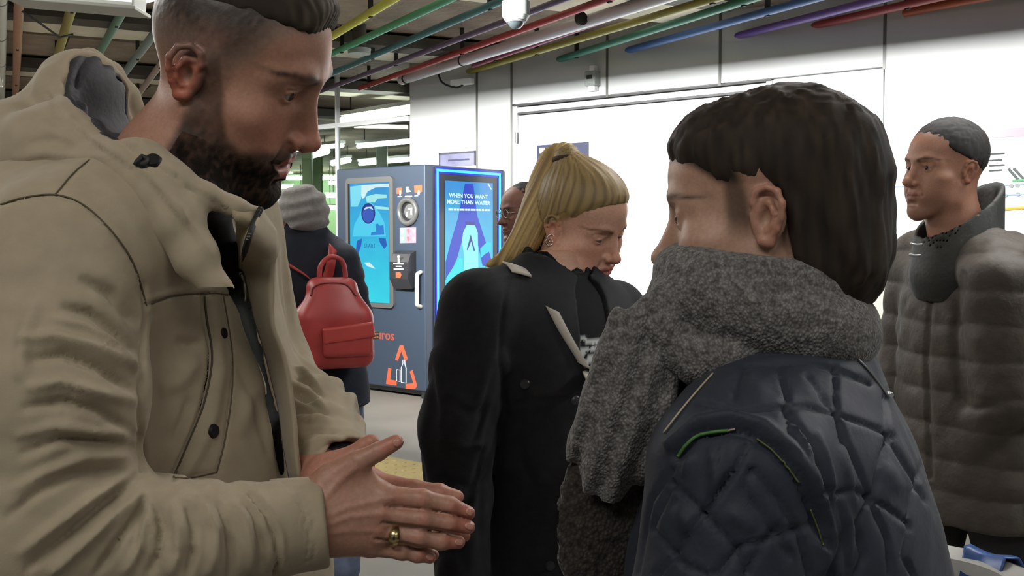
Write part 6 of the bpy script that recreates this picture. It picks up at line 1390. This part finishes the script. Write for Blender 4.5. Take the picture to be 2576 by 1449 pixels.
j = SDF(); j.u(column(g_rows, GF, .02), 0); j.u(cap(P(2510, 705, 2.48), P(2450, 640, 2.6), .078, .066), .06); j.u(cap(A(1.13, 2.84, 1.36), A(1.17, 2.72, 1.39), .08, .066), .06)
sl = SDF(); sl.chain(g_arm, [.088, .080, .060], .02); sl.bc = g_arm[1]; sl.br = .5; j.u(sl, .012); s2 = SDF(); s2.chain(g_arm2, [.085, .078, .06], .02); s2.bc = g_arm2[1]; s2.br = .5; j.u(s2, .012)
def baffle(p): return .0065 * (np.abs(np.cos((p[:, 2] + .010 * vnoise(p * 9)) * 37)) ** .55 - .6) + .003 * vnoise(p * 30)
j.disp(baffle)
V, Fc = mesh_sdf(j, (.80, 2.25, .70), (1.50, 3.08, 1.56), .0065); N = vnormals(V, Fc)
V = V + N * strokes(V, N, [([(2370, 620), (2340, 760), (2330, 900), (2340, 1200)], 6, -.008, 0), ([(2400, 1000), (2450, 1030), (2530, 1020)], 14, -.010, 1), ([(2420, 690), (2400, 850), (2410, 1000)], 10, -.008, 0)])[:, None]
cj = add('coat', V, Fc, coat_m, m_root, cols=np.tile(lin('423c35'), (len(V), 1)), label='brown quilted coat')
co = SDF(); co.u(cap(P(2395, 600, 2.64), P(2420, 490, 2.67), .092, .080), 0); co.s(cap(P(2390, 640, 2.64), P(2415, 430, 2.67), .076, .068), .004); co.i(plane(P(2300, 590, 2.6), (-.45, 0, 1)), .02) ; co.disp(lambda p: .003 * vnoise(p * 35))
co2 = SDF(); co2.u(cap(P(2404, 690, 2.63), P(2424, 430, 2.67), .112, .098), 0); co2.s(cap(P(2400, 680, 2.63), P(2418, 380, 2.66), .094, .086), .006); co2.i(plane(P(2400, 532, 2.65), (-.52, -.1, .84)), .01)
V, Fc = mesh_sdf(co2, P(2390, 560, 2.64) - .20, P(2390, 560, 2.64) + .20, .006); add('collar', V, Fc, mat('coat_brown'), cj, cols=np.tile(lin('2c2d2a'), (len(V), 1)), label='dark turned up collar')
for (u, v, L) in ((2290, 613, 30), (2288, 640, 28)): MB().tube(spl([P(u, v, 2.36), P(u + L * .5, v + 3, 2.35), P(u + L, v + 2, 2.35)], 8), .003, 6).build('zip_glint', mat('zip_silver'), cj, smooth=True)
jn = SDF()
for sg, st in ((1, .12), (-1, -.14)):
    a = gh + gsd * .09 * sg; kx = a + A(-.6 * st, -.2 * st, -.42); f_ = A(a[0] - st * 1.3, a[1] - st * .5, .06); jn.u(cap(a, kx, .105, .076), .03); jn.u(cap(kx, f_, .074, .060), .02)
V, Fc = mesh_sdf(jn, (.78, 2.3, .0), (1.6, 3.0, 1.0), .016); add('trousers', V, Fc, mat('trouser_black', '161617', rough=.9), m_root)
shoes(m_root, [(A(gh[0] + gsd[0] * .09 * sg - st * 1.3, gh[1] + gsd[1] * .09 * sg - st * .5, .045), A(gh[0] + gsd[0] * .09 * sg - st * 1.3 - .17, gh[1] + gsd[1] * .09 * sg - st * .5 - .06, .038)) for sg, st in ((1, .12), (-1, -.14))], sneak)
# ================================================================ woman in the grey knitted cap with the red backpack
w_root = thing('person', 'person in a grey knitted cap and dark navy coat seen from behind', 'person', (-.79, 4.14, 0))
WFd = A(-.62, .78, -.05); WFd /= np.linalg.norm(WFd); WR = frame(WFd); WS = .96; WC = P(755, 560, 4.14); WM = M4(WR, WC, WS); wl = lambda x, y, z: WM[:3, :3] @ A(x, y, z) + WC
WF = (-.38, .92); wsd = A(WF[1], -WF[0], 0); wx = P(785, 700, 4.14)[0]
w_rows = [(.76, wx + .02, 4.14, .16, .215), (.95, wx + .01, 4.14, .15, .20), (1.10, wx, 4.14, .135, .185), (1.25, wx, 4.14, .13, .195), (1.36, wx - .01, 4.14, .11, .185), (1.42, wx - .015, 4.14, .085, .14), (1.455, wx - .02, 4.14, .065, .08), (1.49, wx - .025, 4.13, .06, .065)]
w_arm = [P(855, 660, 4.10), P(893, 790, 4.12), P(880, 900, 4.24)]; w_arm2 = [P(690, 650, 4.25), P(670, 820, 4.3), P(700, 930, 4.42)]
low = SDF(); low.u(column(shr(w_rows, .03), WF), 0); wh = A(wx + .02, 4.14, .82)
low.u(cap(wh + wsd * .08, wh + wsd * .10 + A(.02, .1, -.40), .085, .058), .02); low.u(cap(wh + wsd * .10 + A(.02, .1, -.40), A(wx + .13, 4.12, .07), .055, .04), .02); low.u(cap(wh - wsd * .08, wh - wsd * .08 + A(0, .1, -.40), .085, .058), .02); low.u(cap(wh - wsd * .08 + A(0, .1, -.40), A(wx - .05, 4.28, .07), .055, .04), .02)
low.chain(w_arm, [.04, .034, .026], .02); low.chain(w_arm2, [.04, .034, .026], .02); low_hand(low, w_arm[2], (-.2, .5, -.6)); low_hand(low, w_arm2[2], (.2, .5, -.6))
for f_ in (A(wx + .13, 4.12, .045), A(wx - .05, 4.28, .045)): low.u(cap(f_, f_ + A(-.06, .14, -.008), .034, .028), .02)
body_mesh(None, WM, WS, dict(nose=.9, brow=.7), [(wl(0, -.03, -.04), A(wx - .02, 4.13, 1.44), .05, .055)], low, (-1.35, 3.7, -.02), (-.3, 4.7, 1.5), .006, .012, lambda q, V, C: C, w_root, 'b48a74')
for sx in (1, -1): eyeball('eye', WM, sx, (.0, 1, 0), w_root)
cap_m = mat('cap_grey', '7d7a76', rough=.95, nscale=50, namt=.15, bscale=160, bamt=.6, bdist=.004, sheen=.3)
hs = SDF(); hs.u(xf(ell((0, -.022, .060), (.100, .120, .098)), WM), 0); hs.u(xf(ell((0, -.07, .02), (.09, .07, .075)), WM), .03); hs.i(xf(plane((0, .06, .020), (0, .45, -1)), WM), .02); hs.disp(lambda p: (lambda uv: .004 * np.sin((uv[1] - 470 + (uv[0] - 750) * .18) * .20 + 2 * vnoise(p * 8)))(proj(p))); hs.disp(lambda p: .003 * vnoise(p * 30))
V, Fc = mesh_sdf(hs, WC - .24, WC + .24, .006); add('knitted_cap', V, Fc, cap_m, w_root, label='grey knitted cap')
cw = mat('coat_navy', '171a22', rough=.85, nscale=20, namt=.12, bscale=60, bamt=.3, bdist=.004, spec=.2)
j = SDF(); j.u(column(w_rows, WF, .02), 0); j.u(cap(P(850, 655, 4.10), P(800, 610, 4.12), .075, .06), .06); j.u(cap(P(695, 650, 4.24), P(740, 610, 4.18), .075, .06), .06)
for ar in (w_arm, w_arm2): s_ = SDF(); s_.chain(ar, [.080, .070, .055], .02); s_.disp(sleeve_folds(ar[0], ar[2], .005, 3, 1.0)); s_.bc = ar[1]; s_.br = .4; j.u(s_, .015)
j.u(cap(P(760, 625, 4.13), P(757, 585, 4.13), .085, .078), .03); j.disp(lambda p: .004 * vnoise(p * 12))
V, Fc = mesh_sdf(j, (-1.35, 3.75, .74), (-.3, 4.65, 1.52), .010); wcoat = add('coat', V, Fc, cw, w_root, label='dark navy coat'); wcb = bvh_of(V, Fc)
jn = SDF(); jn.u(cap(wh + wsd * .08, wh + wsd * .10 + A(.02, .1, -.40), .098, .07), .02); jn.u(cap(wh + wsd * .10 + A(.02, .1, -.40), A(wx + .13, 4.12, .10), .068, .058), .02); jn.u(cap(wh - wsd * .08, wh - wsd * .08 + A(0, .1, -.40), .098, .07), .02); jn.u(cap(wh - wsd * .08 + A(0, .1, -.40), A(wx - .05, 4.28, .10), .068, .058), .02)
jn.disp(lambda p: .006 * vnoise(p * 14)); V, Fc = mesh_sdf(jn, (-1.2, 3.85, .02), (-.4, 4.6, .95), .014); add('jeans', V, Fc, mat('denim_pale', '4a5468', rough=.9, nscale=14, namt=.35), w_root)
shoes(w_root, [(f_, f_ + A(-.06, .14, -.008)) for f_ in (A(wx + .13, 4.12, .045), A(wx - .05, 4.28, .045))], mat('shoe_pale', 'a9a9aa', rough=.6))
# red backpack
red = mat('bag_red', '9c3532', rough=.42, nscale=12, namt=.08, bscale=220, bamt=.2, bdist=.001, spec=.5)
bk = thing('backpack', 'red leather backpack on the back of the person in the grey cap', 'backpack', P(840, 930, 3.92))
nb_ = A(.38, -.92, 0); BX = A(.92, .38, 0); bc_ = P(840, 815, 3.94); RB = np.stack([BX, nb_, UP], 1)
s = SDF(); s.u(rbox(bc_ - UP * .05, (.150, .064, .118), .048, RB), 0); s.u(rbox(bc_ + UP * .065 - BX * .005, (.098, .048, .115), .045, RB), .07); s.u(ell(bc_ + UP * .01 + nb_ * .03, (.12, .045, .15), RB), .03)
s.disp(lambda p: .003 * vnoise(p * 14)); V, Fc = mesh_sdf(s, bc_ - .25, bc_ + .25, .006); add('bag_body', V, Fc, red, bk); bb = bvh_of(V, Fc)
s = SDF(); s.u(rbox(bc_ + BX * .036 - UP * .065 + nb_ * .068, (.094, .022, .055), .018, RB), 0); V, Fc = mesh_sdf(s, bc_ - .22, bc_ + .22, .006); fp = add('front_pocket', V, Fc, red, bk)
s = SDF(); s.u(rbox(bc_ + BX * .037 - UP * .028 + nb_ * .088, (.098, .008, .030), .007, RB @ roty(-.10)), 0); V, Fc = mesh_sdf(s, bc_ - .25, bc_ + .25, .005); add('pocket_flap', V, Fc, mat('bag_red_flap', 'a83c36', rough=.4), fp)
hp = bc_ + UP * .17; MB().tube(spl([hp - BX * .055 - UP * .01, hp - BX * .05 + UP * .05, hp - BX * .015 + UP * .085 , hp + BX * .03 + UP * .075, hp + BX * .045 + UP * .03, hp + BX * .045 - UP * .02], 24), .010, 8).build('top_handle', red, bk, smooth=True)
def strap_on(px, nm, w=.018):
    c = on_curve(wcb, px, 16, .008)
    if len(c) > 3: V, Fc = loft([[p - A(w * .5, 0, -w * .5), p, p + A(w * .5, 0, -w * .5)] for p in c], .006); add(nm, V, Fc, red, bk)
strap_on([(790, 712), (765, 690), (730, 668), (700, 650)], 'shoulder_strap', .03); strap_on([(820, 705), (830, 680), (836, 650), (838, 625)], 'shoulder_strap', .03); strap_on([(745, 872), (725, 858), (705, 838)], 'lower_strap', .014)
gb = mat('brass', 'a88d4c', rough=.3, metal=1)
for (du, dz) in ((-.135, -.03), (.15, -.045)):
    o = bc_ + BX * du + UP * dz + nb_ * .045; m_ = MB()
    for k_ in (-1, 0, 1): m_.box(o + UP * .012 * k_, (.03, .008, .006), np.stack([BX, nb_, UP]))
    st = m_.build('buckle', gb, bk); st['kind'] = 'stuff'
c = on_curve(bb, [(782, 745), (790, 722), (820, 712), (870, 716), (895, 745)], 20, .002)
if len(c) > 3: MB().tube(c, .004, 6).build('zip', mat('bag_red_dark', '6e2320', rough=.5), bk, smooth=True)
# ================================================================ man half hidden behind the ponytail
h_root = thing('person', 'dark haired man in purple half hidden behind the blonde ponytail', 'person', (.09, 4.3, 0))
HF = A(-.86, -.45, -.08); HF /= np.linalg.norm(HF); HR = frame(HF); HC = P(1318, 540, 4.3); HM = M4(HR, HC, .98); h_l = lambda x, y, z: HM[:3, :3] @ A(x, y, z) + HC
HB = (-.86, -.5); hx = P(1345, 700, 4.3)[0]
h_rows = [(.70, hx, 4.3, .14, .19), (.95, hx, 4.3, .14, .19), (1.2, hx, 4.3, .14, .20), (1.33, hx, 4.3, .12, .19), (1.39, hx, 4.3, .085, .13), (1.43, hx, 4.3, .06, .07)]
low = SDF(); low.u(column(shr(h_rows, .03), HB), 0); hh_ = A(hx, 4.3, .82); hsd = A(HB[1], -HB[0], 0)
for sg in (1, -1): a = hh_ + hsd * .09 * sg; low.u(cap(a, a + A(0, 0, -.4), .085, .058), .02); low.u(cap(a + A(0, 0, -.4), a + A(0, 0, -.76), .055, .042), .02); low.u(cap(a + A(0, 0, -.78), a + A(-.14, -.08, -.785), .034, .03), .02)
h_arm = [A(hx - .10, 4.11, 1.30), A(hx - .08, 4.07, 1.02), A(hx - .16, 4.0, .80)]; h_arm2 = [A(hx + .09, 4.48, 1.30), A(hx + .1, 4.52, 1.02), A(hx + .02, 4.45, .80)]
low.chain(h_arm, [.04, .034, .026], .02); low.chain(h_arm2, [.04, .034, .026], .02); low_hand(low, h_arm[2], (-.3, -.1, -.9)); low_hand(low, h_arm2[2], (-.3, -.1, -.9))
def paint_h(q, V, C):
    x, y, z = np.abs(q[:, 0]), q[:, 1], q[:, 2]; lips, brow, lash, sock_shade, ear = head_masks(q); return mixc(mixc(mixc(C, '1c1410', brow * .8), '15100d', lash * .8), '6a4038', lips * .6)
body_mesh(None, HM, .98, dict(nose=1.05), [(h_l(0, -.03, -.04), A(hx, 4.3, 1.40), .055, .06)], low, (-.35, 3.85, -.02), (.5, 4.75, 1.45), .006, .013, paint_h, h_root, '6e4a3c')
for sx in (1, -1): eyeball('eye', HM, sx, (.0, 1, 0), h_root)
hs = SDF(); hs.u(xf(ell((0, -.016, .052), (.080, .102, .086)), HM), 0); hs.i(xf(lambda p: -(p[:, 2] - np.interp(p[:, 1], [-.2, -.05, -.02, .03, .06, .12], [-.03, -.01, .03, .045, .066, .085])), HM), .008); hs.disp(lambda p: .003 * vnoise(p * 90)); V, Fc = mesh_sdf(hs, HC - .2, HC + .2, .006); add('hair', V, Fc, mat('hair_dark'), h_root, cols=np.tile(lin('1a1817'), (len(V), 1)))
th = np.linspace(0, 2 * math.pi, 21); gm = MB(); glm = mat('spectacle', '8d8a86', rough=.3, metal=.6)
for sx in (-1, 1): gm.tube([h_l(sx * .033 + .021 * math.cos(a), .103, .010 + .017 * math.sin(a)) for a in th], .0016, 6, cap=False)
gm.tube([h_l(-.012, .105, .013), h_l(.012, .105, .013)], .0016, 6); gm.tube([h_l(-.054, .102, .014), h_l(-.078, 0, .014)], .0016, 6); gm.tube([h_l(.054, .102, .014), h_l(.078, 0, .014)], .0016, 6); gm.build('spectacles', glm, h_root, smooth=True)
j = SDF(); j.u(column(h_rows, HB, .02), 0)
for ar in (h_arm, h_arm2): j.chain(ar, [.075, .068, .055], .02)
j.u(cap(A(hx, 4.3, 1.38), A(hx, 4.3, 1.43), .075, .07), .03); j.disp(lambda p: .004 * vnoise(p * 14)); V, Fc = mesh_sdf(j, (-.4, 3.85, .68), (.55, 4.75, 1.50), .011); add('jacket', V, Fc, mat('jacket_purple', '4a3f78', rough=.8), h_root, label='purple jacket')
jn = SDF()
for sg in (1, -1): a = hh_ + hsd * .09 * sg; jn.u(cap(a, a + A(0, 0, -.4), .098, .07), .03); jn.u(cap(a + A(0, 0, -.4), a + A(0, 0, -.74), .068, .058), .02)
V, Fc = mesh_sdf(jn, (-.3, 3.9, .02), (.5, 4.7, .95), .018); add('trousers', V, Fc, mat('trouser_dark'), h_root); shoes(h_root, [(hh_ + hsd * .09 * sg + A(0, 0, -.775), hh_ + hsd * .09 * sg + A(-.14, -.08, -.782)) for sg in (1, -1)], sneak)
# ================================================================ round grey bin at lower right
bt = P(2330, 1440, 2.0); rbn = thing('litter_bin', 'round pale grey bin rim at the lower right with a blue liner', 'bin', (bt[0], bt[1], 0))
gm_ = mat('bin_grey', 'a8a8a4', rough=.4, nscale=5, namt=.08); n = 40; V = []; prof = [(.165, .0), (.185, .05), (.190, bt[2] - .03), (.205, bt[2] - .02), (.208, bt[2]), (.185, bt[2] + .008), (.155, bt[2] - .01), (.150, bt[2] - .12), (.150, .06), (0.002, .05)]
rows = [[A(bt[0] + r_ * math.cos(t), bt[1] + r_ * math.sin(t), z_) for t in np.linspace(0, 2 * math.pi, n + 1)] for r_, z_ in prof]
V, Fc = loft(rows); smooth_by_angle(add('drum', V, Fc[:, ::-1], gm_, rbn))
rows = [[A(bt[0] + r_ * math.cos(t), bt[1] + r_ * math.sin(t), z_ + .006 * math.sin(9 * t)) for t in np.linspace(.15, .75, 16)] for r_, z_ in ((.150, bt[2] - .05), (.17, bt[2] + .014), (.200, bt[2] + .012), (.214, bt[2] - .01), (.215, bt[2] - .06))]
V, Fc = loft(rows, .003); add('liner', V, Fc, mat('liner_blue', '2c4a80', rough=.4), rbn, label='blue liner folded over the rim')
